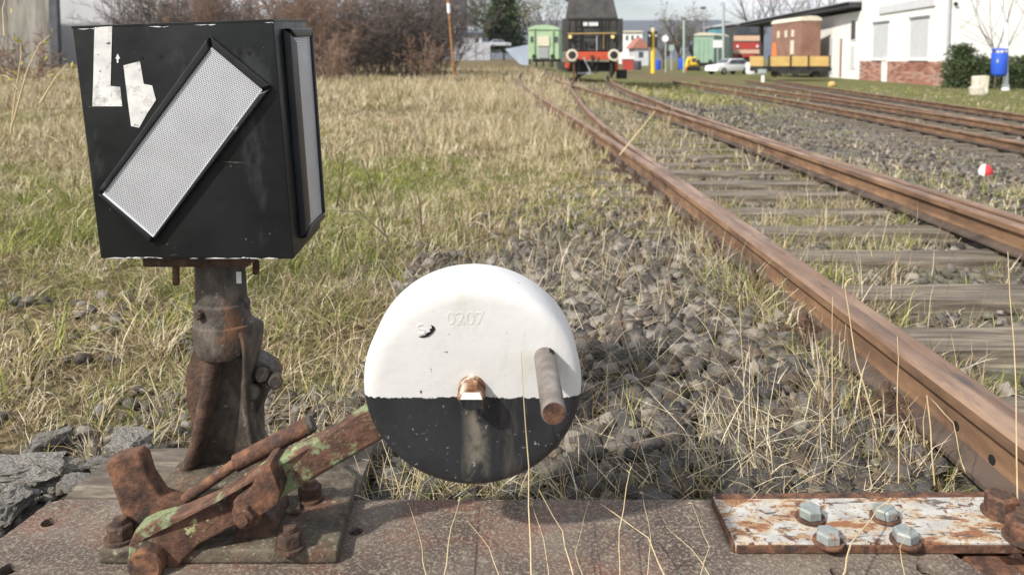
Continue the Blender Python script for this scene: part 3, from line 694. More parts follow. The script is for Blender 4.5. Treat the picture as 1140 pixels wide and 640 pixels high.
mb = MB(); mb.lathe([(0, 0.0185), (0.012, 0.017)], lp_(343, 473.5, YL + 0.105), lp_(344, 473, YL + 0.105) - lp_(262, 516, YL + 0.085), n=16); mb.build('rod_end', M['cast_iron'], lever, bevel=0.002)
mb = MB(); poly = [(128, 507), (134, 500), (162, 494), (168, 500), (174, 520), (188, 541), (236, 556), (238, 575), (205, 584), (166, 586), (150, 572), (147, 560)]
mb.prism([lp_(x, y, YL + 0.10) for x, y in poly], (0, -0.042, 0)); mb.build('lever_fork', M['rust'], lever, bevel=0.006, seg=3, smooth=True)
mb = MB(); mb.lathe([(0, 0.040), (0.10, 0.040)], lp_(284, 590, YL + 0.05), (0, 1, 0), n=24); mb.build('cam', M['rust_dark'], lever, smooth=True)

# --- counterweight
YD = 1.45; DR = 0.2085
dc = at(525.5, 433, YD)
tl = R(5.5); dax = Vector((0, math.cos(tl), math.sin(tl))).normalized()       # axis pointing back
paint_z = at(525, 443, YD - 0.0).z
M['weight'] = make_weight_paint(paint_z)
prof = [(0.002, 0.0), (0.0, 0.06), (0.0, 0.172), (0.001, 0.186), (0.004, 0.196), (0.010, 0.203), (0.018, 0.207), (0.028, DR), (0.110, DR - 0.002), (0.122, DR - 0.008), (0.126, DR - 0.018), (0.126, 0.0)]
mb = MB(); mb.lathe(prof, dc, dax, n=96); weight = mb.build('counterweight', M['weight'], stand, smooth=True)
for f in weight.data.polygons: f.use_smooth = True
hb = at(525.5, 432, YD)
mb = MB(); mb.lathe([(-0.002, 0.026), (0.012, 0.026)], hb, -dax, n=28)
mb.lathe([(0.012, 0.0265), (0.034, 0.0265), (0.038, 0.022)], hb, -dax, n=6, up=(0.5, 0, 1)); 
M['hub'] = mat('hub', [(0.35, (0.11, 0.05, 0.025)), (0.5, (0.21, 0.10, 0.045)), (0.62, (0.48, 0.44, 0.38))], scale=30, rough=0.8, bump=0.002, bscale=80)
M['white_chalk'] = mat('white_chalk', [(0.3, (0.68, 0.68, 0.66)), (0.7, (0.78, 0.78, 0.76))], scale=40, rough=0.6, layers=[((0.10, 0.07, 0.05), 110, 0.64, 0.68)])
hub = mb.build('hub_nut', M['hub'], weight, bevel=0.0015)
hc = hb - dax * 0.038
mb = MB()
mb.prism([hc + Vector((x, 0, z)) for x, z in ((-0.020, -0.001), (0.021, -0.001), (0.016, 0.012), (0.005, 0.018), (-0.012, 0.016))], -dax * 0.0012); mb.build('paint_patch', M['white_chalk'], hub)
mb = MB(); mb.prism([hc + Vector((x, 0, z)) for x, z in ((-0.021, -0.002), (0.021, -0.002), (0.015, -0.018), (0.0, -0.022), (-0.014, -0.018))], -dax * 0.0012); mb.build('paint_patch', M['enamel'], hub)
p0 = at(606, 394, YD + 0.01); p1 = at(616.5, 460, YD - 0.235)
M['pin'] = mat('pin_steel', [(0.3, (0.10, 0.085, 0.075)), (0.55, (0.21, 0.185, 0.165)), (0.75, (0.34, 0.31, 0.28))], scale=22, rough=0.45, metal=0.25, bump=0.0012, bscale=60, layers=[((0.22, 0.10, 0.05), 12, 0.60, 0.72), ((0.62, 0.62, 0.60), 28, 0.66, 0.70)])
mb = MB(); mb.tube([p0, p0.lerp(p1, 0.5), p1.lerp(p0, 0.01), p1], [0.0205, 0.0200, 0.0200, 0.0185], n=28); pin = mb.build('handle_pin', M['pin'], weight, smooth=True)
dd = (p1 - p0).normalized()
mb = MB(); mb.lathe([(0, 0.0180), (0.0015, 0.0172)], p1, dd, n=24); mb.build('rusty_end', M['rust'], pin)
pk = at(619, 399, YD - 0.02); mb = MB(); mb.box(p0.lerp(p1, 0.12) + Vector((0.012, 0, 0.0165)), (0.010, 0.018, 0.002), Matrix.Rotation(0.62, 3, 'Y')); mb.build('slot', M['hole'], pin)
# cast-in characters under the paint
def text_part(txt, size, pos, rotz, m, parent, name, depth, axis_n, up):
    cu = bpy.data.curves.new(name, 'FONT'); cu.body = txt; cu.size = size; cu.extrude = depth; cu.bevel_depth = depth * 0.5; cu.align_x = 'CENTER'; cu.align_y = 'CENTER'
    to = bpy.data.objects.new('tmp', cu); COL.objects.link(to)
    dg = bpy.context.evaluated_depsgraph_get(); me = bpy.data.meshes.new_from_object(to.evaluated_get(dg)); bpy.data.objects.remove(to)
    z = Vector(axis_n).normalized(); y = (Vector(up) - z * Vector(up).dot(z)).normalized(); x = y.cross(z)
    Mx = Matrix((x, y, z)).transposed().to_4x4(); Mx.translation = pos
    me.transform(Mx @ Matrix.Rotation(rotz, 4, 'Z')); me.materials.clear(); me.materials.append(m)
    return put(name, me, parent)
def on_disc(px, py):
    d = ray(px, py); o = Vector((0, 0, CAMZ)); k = (dc - o).dot(dax) / d.dot(dax); return o + d * k
text_part('0207', 0.036, on_disc(518, 355), 0.0, M['weight'], weight, 'cast_number', 0.0003, -dax, (0, 0, 1))
text_part('S', 0.030, on_disc(469, 367), 0.3, M['weight'], weight, 'cast_number', 0.0006, -dax, (0, 0, 1))
mb = MB(); mb.prism([on_disc(x, y) + dax*.001 for x, y in ((466, 374.5), (471, 375.5), (477, 374), (482, 370), (484.5, 366), (483, 363), (480, 361.5), (481, 365), (478.5, 366), (479, 369), (475, 370.5), (473, 373))], -dax*.0024); mb.build('paint_chip', M['hole'], weight)

# ------------------------------------------------------------------ long steel plate, tie plate and bolts
def plate_with_holes(name, outline, holes, z0, z1, m, parent):
    bm = bmesh.new()
    vs = [bm.verts.new((x, y, z1)) for x, y in outline]; es = [bm.edges.new((vs[i], vs[(i+1) % len(vs)])) for i in range(len(vs))]
    for (hx, hy, hr) in holes:
        hv = [bm.verts.new((hx + hr*math.cos(2*math.pi*k/16), hy + hr*math.sin(2*math.pi*k/16), z1)) for k in range(16)]
        es += [bm.edges.new((hv[k], hv[(k+1) % 16])) for k in range(16)]
    bmesh.ops.triangle_fill(bm, use_beauty=True, edges=es)
    top = list(bm.faces)
    ex = bmesh.ops.extrude_face_region(bm, geom=top)
    bmesh.ops.translate(bm, verts=[v for v in ex['geom'] if isinstance(v, bmesh.types.BMVert)], vec=(0, 0, z0 - z1))
    bmesh.ops.recalc_face_normals(bm, faces=bm.faces)
    me = bpy.data.meshes.new(name); bm.to_mesh(me); bm.free(); me.materials.append(m)
    return put(name, me, parent)
hl = []
for (x, y, r_) in ((55, 581, 0.017), (10, 633, 0.019), (396, 591, 0.015), (934, 637, 0.017), (1032, 634, 0.019)):
    p = onz(x, y, ZP); hl.append((p.x, p.y, r_))
steel = plate_with_holes('mounting_plate', [(-1.08, 1.36), (0.93, 1.36), (0.85, 1.55), (0.845, 1.692), (-1.0, 1.692), (-1.02, 1.68)], hl, ZP - 0.018, ZP, M['plate'], None)
tag(steel, 'long pitted steel plate with bolt holes lying under the switch stand', 'steel plate')
tie = thing('tie_plate', (0.75, 1.58, ZP), 'flaking white painted steel strip with hex bolts joining plate and rail', 'steel plate')
mb = MB(); mb.prism([(0.442, 1.500, ZP + 0.002), (1.085, 1.505, ZP + 0.002), (1.085, 1.690, ZP + 0.002), (0.440, 1.672, ZP + 0.002)], (0, 0, 0.018))
mb.build('strip', M['tie_plate'], tie, bevel=0.002)
# rusty edge strips of the plate (bare steel edge)
mb = MB(); mb.box((0.764, 1.4995, ZP + 0.0095), (0.640, 0.004, 0.0155)); mb.build('bare_edge', M['rust'], tie, bevel=0.001)
mb = MB(); mb.box((0.439, 1.586, ZP + 0.0095), (0.004, 0.170, 0.0155)); mb.build('bare_edge', M['rust'], tie, bevel=0.001)
mb = MB(); mb.box((0.764, 1.674, ZP + 0.0115), (0.640, 0.022, 0.0185), Matrix.Rotation(0.014, 3, 'Z')); mb.build('bare_edge', M['rust'], tie, bevel=0.002)
ZT = ZP + 0.0205
for (x, y, s) in ((902, 577, 0.15), (985, 577, 0.35), (922, 604, 0.1), (1008, 603, 0.45)):
    p = onz(x, y, ZT); r_ = 0.0245
    mbw = MB(); mbw.lathe([(0, r_*1.22), (0.006, r_*1.22)], p, (0, 0, 1), n=20); bo = mbw.build('washer', M['rust'], tie, bevel=0.001)
    u = (math.cos(s), math.sin(s), 0); mbh = MB(); mbh.lathe([(0.0065, r_), (0.022, r_), (0.026, r_*0.86)], p, (0, 0, 1), n=6, up=u); mbh.build('hex_head', M['zinc'], bo, bevel=0.001)
for (x, y, s) in ((1114, 572, 0.2), (1139, 600, 0.5)):
    p = onz(x, y, ZT); mbn = MB(); r_ = 0.033
    mbn.lathe([(0, r_*1.15), (0.008, r_*1.15)], p, (0, 0, 1), n=22); u = (math.cos(s), math.sin(s), 0)
    mbn.lathe([(0.008, r_), (0.040, r_), (0.043, r_*0.9)], p, (0, 0, 1), n=6, up=u)
    nt_ = mbn.build('nut', M['rust'], tie, bevel=0.0015)
    mbt = MB(); mbt.lathe([(0.0435, 0.017), (0.0438, 0.017)], p, (0, 0, 1), n=16); mbt.build('nut_bore', M['rust_dark'], nt_)
mb = MB(); mb.box((1.0, 1.50, -0.04), (0.20, 0.10, 0.10)); mb.build('support_block', M['rust'], tie, bevel=0.004)
# short timbers carrying the stand
for (x0, x1, yc, zt) in ((-1.02, -0.36, 1.86, -0.004), (-1.15, 1.0, 1.47, -0.004)):
    o = put_at('timber', SLM[0], None, Matrix.Translation(((x0 + x1)/2, yc, zt - 0.16)) @ Matrix.Diagonal(((x1 - x0)/2.6, 1, 1, 1)))
    tag(o, 'short grey weathered timber behind the switch stand foot' if x1 < 0 else 'long buried timber under the pitted steel plate', 'timber')

# ------------------------------------------------------------------ background: things left of the track
def pbox(x0, x1, y0, y1, Y, depth):       # pixel rectangle at distance Y -> box centre, size
    a, b_ = at(x0, y1, Y), at(x1, y0, Y)
    return ((a.x + b_.x)/2, Y + depth/2, (a.z + b_.z)/2), (b_.x - a.x, depth, b_.z - a.z)
def bx(name, x0, x1, y0, y1, Y, depth, m, parent, bevel=0.0):
    c, d = pbox(x0, x1, y0, y1, Y, depth); mb = MB(); mb.box(c, d); return mb.build(name, M[m] if isinstance(m, str) else m, parent, bevel=bevel)
M['concrete'] = mat('concrete_wall', [(0.3, (0.10, 0.095, 0.085)), (0.5, (0.22, 0.21, 0.185)), (0.7, (0.33, 0.315, 0.28))], scale=0.7, rough=0.9, stretch=(3, 3, 0.35), layers=[((0.06, 0.055, 0.045), 0.8, 0.55, 0.70, (4, 4, 0.25))])
M['pale_wall'] = mat('pale_wall', [(0.3, (0.46, 0.47, 0.50)), (0.7, (0.56, 0.57, 0.60))], scale=0.5, rough=0.9, layers=[((0.36, 0.34, 0.32), 1.0, 0.60, 0.75, (2, 2, 0.4))])
M['grey_wall'] = mat('grey_wall', [(0.3, (0.30, 0.31, 0.34)), (0.7, (0.44, 0.45, 0.48))], scale=0.4, rough=0.9)
M['blue_wall'] = mat('blue_tarp_wall', [(0.3, (0.30, 0.36, 0.44)), (0.7, (0.42, 0.48, 0.56))], scale=0.4, rough=0.7)
M['slate'] = mat('slate_cladding', [(0.3, (0.04, 0.045, 0.055)), (0.7, (0.085, 0.09, 0.105))], scale=1.5, rough=0.6)
M['window'] = plain('window_glass', (0.06, 0.07, 0.085), rough=0.15, spec=0.6)
M['white_paint'] = plain('white_paint', (0.74, 0.75, 0.75), rough=0.5, v=0.05)
M['rust_pole'] = mat('rusty_pole', [(0.3, (0.20, 0.09, 0.035)), (0.7, (0.38, 0.19, 0.08))], scale=5, rough=0.85)

w = thing('concrete_wall', at(20, 74, 62), 'streaked weathered concrete wall at the far left edge', 'wall')
for i in range(5):
    bx('panel', -72 + i*26, -47.5 + i*26, -40, 76, 62 + 0.03*(i % 2), 0.5, 'concrete', w)
bx('corner_post', 57, 61, -40, 76, 61.6, 0.5, 'slate', w)
w = thing('shed', at(100, 72, 66), 'pale grey rendered shed wall behind the lantern', 'building')
bx('wall', 60, 200, -60, 72, 66, 9, 'pale_wall', w); bx('roof', 56, 205, -68, -60, 65.5, 10, 'slate', w)
hs = thing('house', at(510, 55, 150), 'dark slate-clad house rising behind the thicket and rusty pole', 'building')
bx('wall', 478, 517, -30, 62, 150, 8, 'slate', hs)
a, b_ = at(476, -30, 149.5), at(518, -30, 149.5); mb = MB(); mb.prism([a, b_, ((a.x + b_.x)/2, a.y, a.z + 4)], (0, 9, 0)); mb.build('roof', M['slate'], hs)
for (x, y) in ((488, 12), (499, 12), (509, 12), (488, 32), (499, 32), (509, 32)):
    wf = bx('window', x - 3, x + 3, y - 5, y + 5, 149.9, 0.2, 'white_paint', hs); bx('pane', x - 2.3, x + 2.3, y - 4.3, y + 4.3, 149.8, 0.05, 'window', wf)
hs = thing('outbuilding', at(527, 50, 125), 'small pale outbuilding above the grey retaining wall', 'building')
bx('wall', 516, 536, 40, 52, 125, 4, 'pale_wall', hs); bx('roof', 515, 537, 36.5, 40, 124.6, 5, 'slate', hs); bx('door', 529, 533, 42.5, 51.5, 124.95, 0.1, 'slate', hs)
w = thing('retaining_wall', at(525, 68, 106), 'light grey panelled retaining wall below the parked cars', 'wall')
for i in range(5): bx('panel', 505 + i*8.2, 512.9 + i*8.2, 47.5 + 0.5*(i % 2), 69.5, 106 + 0.1*(i % 2), 0.6, 'grey_wall', w)
w = thing('ramp_wall', at(575, 72, 95), 'bluish sloping ramp wall left of the green wagon', 'wall')
a = [at(562, 55, 95), at(588, 50, 95), at(588, 76, 95), at(582, 75, 95)]; mb = MB(); mb.prism(a, (0, 0.6, 0)); mb.build('slab', M['blue_wall'], w)

M['car_silver'] = plain('car_silver', (0.55, 0.57, 0.60), rough=0.25, metal=0.3, v=0.05)
M['car_blue'] = plain('car_blue', (0.30, 0.42, 0.55), rough=0.25, metal=0.2, v=0.05)
M['car_white'] = plain('car_white', (0.76, 0.77, 0.78), rough=0.25, v=0.03)
M['tyre'] = plain('tyre', (0.02, 0.02, 0.02), rough=0.9)
M['rim'] = plain('rim', (0.35, 0.36, 0.37), rough=0.35, metal=0.7)
M['lamp_red'] = plain('lamp_red', (0.45, 0.03, 0.02), rough=0.3)
M['lamp_clear'] = plain('lamp_clear', (0.7, 0.72, 0.74), rough=0.2)
def car(loc, rz, m, label, van=False):
    t = thing('parked_car', loc, label, 'car', 'parked cars')
    Mx = Matrix.Translation(loc) @ Matrix.Rotation(rz, 4, 'Z')
    L_ = 4.3; hw = 0.86
    def sl(pts, w0, w1, name, mm, bev=0.05):
        mb = MB(); n_ = len(pts); vs = [Mx @ Vector((x, -w0 if z < 0.95 else -w1, z)) for x, z in pts] + [Mx @ Vector((x, w0 if z < 0.95 else w1, z)) for x, z in pts]
        mb.add(vs, [tuple(range(n_)), tuple(range(n_, 2*n_))[::-1]] + [(i, (i+1) % n_, n_+(i+1) % n_, n_+i) for i in range(n_)])
        return mb.build(name, mm, t, bevel=bev, smooth=True)
    sl([(-2.15, 0.30), (2.15, 0.30), (2.15, 0.62), (2.02, 0.80), (1.1, 0.93), (-2.0, 0.94), (-2.12, 0.75)], hw, hw, 'body', m)
    roof = [(1.0, 0.96), (0.35, 1.42), (-1.2, 1.46), (-1.95, 0.97)]
    cab = sl(roof, hw*0.95, hw*0.78, 'cabin', m)
    def quad(pts, name, mm, off):
        mb = MB(); a_ = [Mx @ Vector(p) for p in pts]; n_ = (a_[1]-a_[0]).cross(a_[2]-a_[0]).normalized(); mb.prism([p - n_*0.02 for p in a_], n_*0.05); return mb.build(name, mm, cab)
    quad([(0.93, -0.66, 1.03), (0.93, 0.66, 1.03), (0.44, 0.58, 1.38), (0.44, -0.58, 1.38)], 'windscreen', M['window'], 0)
    quad([(-1.85, -0.62, 1.06), (-1.85, 0.62, 1.06), (-1.36, 0.56, 1.38), (-1.36, -0.56, 1.38)], 'rear_window', M['window'], 0)
    for s in (-1, 1):
        for (x0, x1, x2, x3) in ((0.75, -0.35, -0.35, 0.28), (-0.45, -1.65, -1.2, -0.45)):
            quad([(x0, s*0.78, 1.02), (x1, s*0.78, 1.02), (x2, s*0.70, 1.36), (x3, s*0.70, 1.36)], 'side_window', M['window'], 0)
        for xw in (1.35, -1.3):
            mb = MB(); c = Mx @ Vector((xw, s*0.72, 0.31)); axv = (Mx.to_3x3() @ Vector((0, s, 0))); mb.lathe([(0, 0.31), (0.16, 0.31), (0.18, 0.28)], c, axv, n=20); wh = mb.build('wheel', M['tyre'], t, smooth=True)
            mb = MB(); mb.lathe([(0.17, 0.20), (0.185, 0.18)], c, axv, n=16); mb.build('rim', M['rim'], wh)
        mb = MB(); mb.box(Mx @ Vector((2.13, s*0.62, 0.66)), (0.1, 0.30, 0.14), Mx.to_3x3()); mb.build('headlight', M['lamp_clear'], t, bevel=0.02)
        mb = MB(); mb.box(Mx @ Vector((-2.10, s*0.68, 0.78)), (0.1, 0.26, 0.18), Mx.to_3x3()); mb.build('tail_light', M['lamp_red'], t, bevel=0.02)
    return t
p = at(556, 53, 152); car((p.x, 152, p.z), R(8), M['car_silver'], 'silver parked car on the bank left of the green wagon')
p = at(541, 52, 156); car((p.x, 156, p.z), R(80), M['car_blue'], 'pale blue parked car partly behind the silver one')
p = at(811, 82, 74); car((p.x, p.y, gzf(p.x, p.y)), R(-152), M['car_white'], 'white parked car near the red railcar')

# rusty pole, stake
t = thing('pole', at(505, 82, 34), 'thin leaning rusty pole with a white band on top', 'pole')
mb = MB(); mb.tube([at(505.5, 84, 34), at(499, 3, 34)], [0.055, 0.05], n=10); mb.build('shaft', M['rust_pole'], t, smooth=True)
mb = MB(); mb.tube([at(499.9, 15, 34), at(499.2, 4, 34)], 0.075, n=10); mb.build('white_band', M['white_paint'], t, smooth=True)
mb = MB(); mb.tube([at(499.2, 4, 34), at(498.5, -6, 34)], 0.065, n=10); mb.build('cap', M['rust_pole'], t, smooth=True)
t = thing('marker_stake', at(480.5, 68, 45), 'small white marker stake at the edge of the thicket', 'stake')
bx('post', 479, 482, 57, 70, 45, 0.15, 'white_paint', t, bevel=0.01); bx('head', 478.6, 482.4, 55.4, 57.4, 44.98, 0.2, 'grey_wall', t, bevel=0.01)

# ------------------------------------------------------------------ green covered wagon (left track)
M['wagon_green'] = mat('wagon_green', [(0.3, (0.30, 0.44, 0.27)), (0.7, (0.40, 0.54, 0.35))], scale=1.2, rough=0.7, layers=[((0.20, 0.16, 0.10), 1.5, 0.62, 0.75)])
M['black_iron'] = mat('black_iron', [(0.3, (0.012, 0.012, 0.012)), (0.7, (0.045, 0.042, 0.038))], scale=3, rough=0.6, layers=[((0.10, 0.06, 0.04), 2, 0.60, 0.75)])
def wagon(name, x0, x1, ytop, yfloor, yrail, Y, length, skew, m, label, windows=True, roofm=None, arch=0.45):
    a, b_ = at(x0, yfloor, Y), at(x1, ytop, Y); zr = at(x0, yrail, Y).z
    t = thing(name, ((a.x + b_.x)/2, Y, zr), label, 'railway wagon')
    xc, wd = (a.x + b_.x)/2, b_.x - a.x; zf, zt = a.z, b_.z - arch
    vec = Vector((skew, length, 0))
    mb = MB(); mb.prism([(a.x, Y, zf), (b_.x, Y, zf), (b_.x, Y, zt), (a.x, Y, zt)], vec); body = mb.build('body', m, t)
    mb = MB(); n_ = 12; arc = [(xc + (wd/2 + 0.08)*math.cos(math.pi*k/n_), Y - 0.1, zt + arch*math.sin(math.pi*k/n_)) for k in range(n_+1)]
    mb.prism(arc, vec + Vector((0, 0.2, 0))); mb.build('roof', roofm or m, t, smooth=True)
    mb = MB(); mb.prism([(xc - wd*0.36, Y + 0.02, zf), (xc + wd*0.36, Y + 0.02, zf), (xc + wd*0.36, Y + 0.02, zr + 0.55), (xc - wd*0.36, Y + 0.02, zr + 0.55)], vec); mb.build('underframe', M['black_iron'], t)
    for f in (0.12, 0.88):
        for s in (-1, 1):
            c = Vector((xc, Y, 0)) + vec * f; mb = MB(); mb.lathe([(-0.06, 0.48), (0.0, 0.48), (0.01, 0.45), (0.06, 0.40)], (c.x + s*0.75, c.y, zr + 0.48), (s, 0, 0), n=24); mb.build('wheel', M['black_iron'], t, smooth=True)
    for s in (-1, 1):
        mb = MB(); mb.lathe([(0, 0.09), (0.4, 0.09), (0.4, 0.22), (0.45, 0.2)], (xc + s*0.875*wd/2.9, Y, zr + 1.05), (0, -1, 0), n=18); mb.build('buffer', M['black_iron'], t, smooth=True)
    return t, body, (xc, wd, zf, zt, zr)
gw, gb, gd = wagon('covered_wagon', 588, 622, 28, 66, 76, 73, 9, 1.2, M['wagon_green'], 'light green covered wagon with rounded roof left of the locomotive')
M['cream'] = plain('cream', (0.62, 0.58, 0.46), rough=0.7)
bx('notice_panel', 598.5, 611.5, 40.5, 51.5, 72.9, 0.08, 'cream', gb); bx('end_door', 600, 610.5, 53, 65, 72.92, 0.06, 'grey_wall', gb)
for x in (590.5, 617): bx('end_window', x, x + 3.5, 41, 47, 72.92, 0.06, 'window', gb)
for x in (594.5, 615.2): bx('end_post', x - 0.5, x + 0.5, 34, 66, 72.85, 0.1, 'wagon_green', gb)

# ------------------------------------------------------------------ steam locomotive tender
YT = 33.8
M['loco_black'] = mat('loco_black', [(0.3, (0.028, 0.027, 0.026)), (0.7, (0.075, 0.072, 0.068))], scale=2.5, rough=0.5, layers=[((0.13, 0.11, 0.09), 2.0, 0.58, 0.72, (1, 1, 0.4))])
M['loco_red'] = mat('loco_red', [(0.3, (0.40, 0.055, 0.025)), (0.7, (0.58, 0.11, 0.05))], scale=3, rough=0.6, layers=[((0.10, 0.05, 0.04), 3, 0.60, 0.72)])
M['brass'] = plain('brass', (0.50, 0.33, 0.13), rough=0.4, metal=0.4)
M['lamp_yellow'] = plain('lamp_yellow', (0.75, 0.62, 0.25), rough=0.3)
loco = thing('locomotive_tender', (3.42, YT, 0.165), 'black steam locomotive tender seen end-on with red buffer beam', 'locomotive')
zr = 0.165; cx = 3.42; LV = Vector((1.15, 8.5, 0))
def lz(y): return at(658, y, YT).z
def lbox(name, x0, x1, y0, y1, yo, dep, m, parent, bevel=0.0): return bx(name, x0, x1, y0, y1, YT + yo, dep, m, parent, bevel)
mb = MB(); A = [at(625.5, 57, YT), at(693.5, 57, YT), at(693.5, 21, YT), at(625.5, 21, YT)]; mb.prism(A, LV); tb = mb.build('tank', M['loco_black'], loco, bevel=0.03)
b0 = [at(629, 21, YT + 0.15), at(688, 21, YT + 0.15)]; tp = [at(634, -8, YT + 0.6), at(681, -8, YT + 0.6)]
mb = MB(); mb.hexa([b0[0], b0[1], b0[1] + LV*0.8, b0[0] + LV*0.8], [tp[0], tp[1], tp[1] + LV*0.8, tp[0] + LV*0.8]); mb.build('coal_bunker', M['loco_black'], loco, bevel=0.03)
for x in (633, 646, 673, 685): lbox('stiffener', x - 0.6, x + 0.6, 22, 56, -0.05, 0.05, 'loco_black', tb)
lbox('crown_plate', 631, 687, 19.6, 21.6, -0.06, 0.25, 'loco_black', tb)
np_ = lbox('number_plate', 648.5, 666.5, 24.5, 30, -0.05, 0.05, 'loco_black', tb)
for i, (x, wd) in enumerate(((649.4, 2.1), (652.0, 2.1), (655.8, 2.1), (658.4, 2.1), (661.0, 2.1), (663.6, 2.1))): lbox('digit', x, x + wd, 25.2, 29.2, -0.075, 0.02, 'white_paint', np_)
mb = MB(); mb.tube([at(632, 38, YT - 0.12), at(686, 37.4, YT - 0.12)], 0.03, n=8); mb.build('handrail', M['brass'], loco, smooth=True)
for x in (633, 645, 672, 685): 
    mb = MB(); mb.tube([at(x, 37.8, YT - 0.12), at(x, 55.5, YT - 0.06)], 0.018, n=6); mb.build('handrail_post', M['brass'] if x in (672,) else M['loco_black'], loco)
for x in (634.6, 682):
    mb = MB(); c = at(x, 41.5, YT - 0.14); mb.lathe([(0, 0.06), (0.14, 0.10), (0.16, 0.095)], c + Vector((0, 0.1, 0)), (0, -1, 0), n=18); lm = mb.build('lamp', M['loco_black'], loco, smooth=True)
    mb = MB(); mb.lathe([(0.155, 0.085), (0.175, 0.07)], c + Vector((0, 0.1, 0)), (0, -1, 0), n=18); mb.build('lens', M['lamp_yellow'], lm)
beam = lbox('buffer_beam', 630, 688, 58, 67, -0.12, 0.25, 'loco_red', loco, 0.02)
for x in (635.8, 681.6):
    c = at(x, 61.6, YT - 0.12)
    mb = MB(); mb.lathe([(0, 0.13), (0.30, 0.13), (0.30, 0.09), (0.50, 0.09)], c, (0, -1, 0), n=20); bf = mb.build('buffer', M['loco_black'], loco, smooth=True)
    mb = MB(); mb.lathe([(0.50, 0.15), (0.505, 0.245), (0.53, 0.245), (0.535, 0.15)], c, (0, -1, 0), n=28); mb.build('white_rim', M['cream'], bf)
    mb = MB(); mb.lathe([(0.50, 0.165), (0.545, 0.165), (0.56, 0.10)], c, (0, -1, 0), n=24); mb.build('buffer_face', M['black_iron'], bf)
mb = MB(); mb.tube([at(659, 63, YT - 0.15), at(659, 64, YT - 0.45), at(660, 68, YT - 0.5), at(659, 74, YT - 0.45)], [0.06, 0.06, 0.05, 0.03], n=10); mb.build('coupling_hook', M['black_iron'], loco, smooth=True)
for pts in ([(650, 64), (652, 70), (655, 75), (657, 80)], [(667, 64), (665, 72), (663, 80)], [(645, 66), (644, 74), (645, 82)]):
    mb = MB(); mb.tube([at(x, y, YT - 0.25) for x, y in pts], 0.035, n=8); mb.build('brake_hose', M['grey_wall'] if pts[0][0] == 650 else M['black_iron'], loco, smooth=True)
lbox('step', 644, 660, 81, 82.8, -0.2, 0.3, 'grey_wall', loco); lbox('rail_guard', 637.8, 640.0, 70, 87, 0.0, 0.1, 'rust', loco); lbox('rail_guard', 679, 682, 70, 87, 0.0, 0.1, 'black_iron', loco)
lbox('underframe', 632, 688, 69.5, 80, 0.35, 7.5, 'black_iron', loco)
for f in (1.3, 3.2, 5.4, 7.3):
    for s in (-1, 1):
        c = Vector((cx + 0.08, YT, 0)) + LV * (f / 8.5); mb = MB(); mb.lathe([(-0.06, 0.50), (0.0, 0.50), (0.01, 0.47), (0.07, 0.40)], (c.x + s*0.75, c.y, zr + 0.50), (s, 0, 0), n=28); mb.build('wheel', M['black_iron'], loco, smooth=True)
for x in (630.5, 684.5): lbox('axle_box', x, x + 4, 70, 79, 0.3, 0.3, 'loco_red', loco, 0.03)
for x in (640, 648, 669, 677): lbox('ladder_rail', x - .3, x + .3, 21, 57, -0.07, 0.04, 'black_iron', tb)
for y in (28, 33, 44, 50): lbox('ladder_rung', 640, 648, y, y + .7, -0.09, 0.04, 'black_iron', tb)
for (x0, x1, y0, y1) in ((650, 652, 45, 57), (664, 665.2, 40, 57), (655, 662, 46, 52)): lbox('pipe', x0, x1, y0, y1, -0.1, 0.08, 'grey_wall' if x1 - x0 < 1.5 else 'black_iron', tb, 0.02)
lbox('coal_heap', 637, 678, -12, -7, 1.5, 5.0, 'black_iron', loco, 0.3)
lbox('toolbox', 688, 698, 78, 88, 1.2, 0.6, 'black_iron', loco); lbox('step', 627, 633, 76, 78, 0.1, 0.3, 'black_iron', loco); lbox('step_iron', 629, 630, 68, 77, 0.1, 0.05, 'loco_red', loco)

# ------------------------------------------------------------------ white station house on the right
M['render_white'] = mat('white_render', [(0.3, (0.72, 0.71, 0.68)), (0.7, (0.80, 0.79, 0.77))], scale=0.8, rough=0.9, bump=0.004, bscale=25)
M['brick'] = mat('plinth_brick', [(0.2, (0.22, 0.09, 0.065)), (0.5, (0.34, 0.155, 0.11)), (0.8, (0.44, 0.24, 0.18))], scale=3, rough=0.9, layers=[((0.5, 0.45, 0.40), 2.5, 0.64, 0.74)])
M['mortar'] = plain('mortar', (0.42, 0.38, 0.34), rough=0.95)
M['shutter'] = mat('shutter', [(0.3, (0.52, 0.53, 0.55)), (0.7, (0.60, 0.61, 0.63))], scale=2, rough=0.6)
M['zinc_pipe'] = plain('zinc_pipe', (0.42, 0.43, 0.45), rough=0.5, metal=0.3)
M['roof_tar'] = plain('tar_roof', (0.045, 0.045, 0.05), rough=0.8)
XH, Y0H, Y1H, ZG = 22.65, 40.9, 54.6, -0.46
XH1 = 24.0
def fx(y): return XH + (XH1 - XH) * (y - Y0H) / (Y1H - Y0H)
def fp(y, z, off=0.0): return Vector((fx(y) - off, y, z))
house = thing('station_house', (XH, Y0H, ZG), 'white rendered station house with brick plinth and closed shutters', 'building')
mb = MB(); mb.hexa([fp(Y0H, ZG), (XH + 12, Y0H, ZG), (XH1 + 12, Y1H, ZG), fp(Y1H, ZG)], [fp(Y0H, 7.0), (XH + 12, Y0H, 7.0), (XH1 + 12, Y1H, 7.0), fp(Y1H, 7.0)]); hw_ = mb.build('wall', M['render_white'], house)
mb = MB(); mb.hexa([fp(Y0H - .5, 7.0, .5), (XH + 12.5, Y0H - .5, 7.0), (XH1 + 12.5, Y1H + .5, 7.0), fp(Y1H + .5, 7.0, .5)], [(XH + 5, Y0H - .5, 10), (XH + 7, Y0H - .5, 10), (XH1 + 7, Y1H + .5, 10), (XH1 + 5, Y1H + .5, 10)]); mb.build('roof', M['brick'], house)
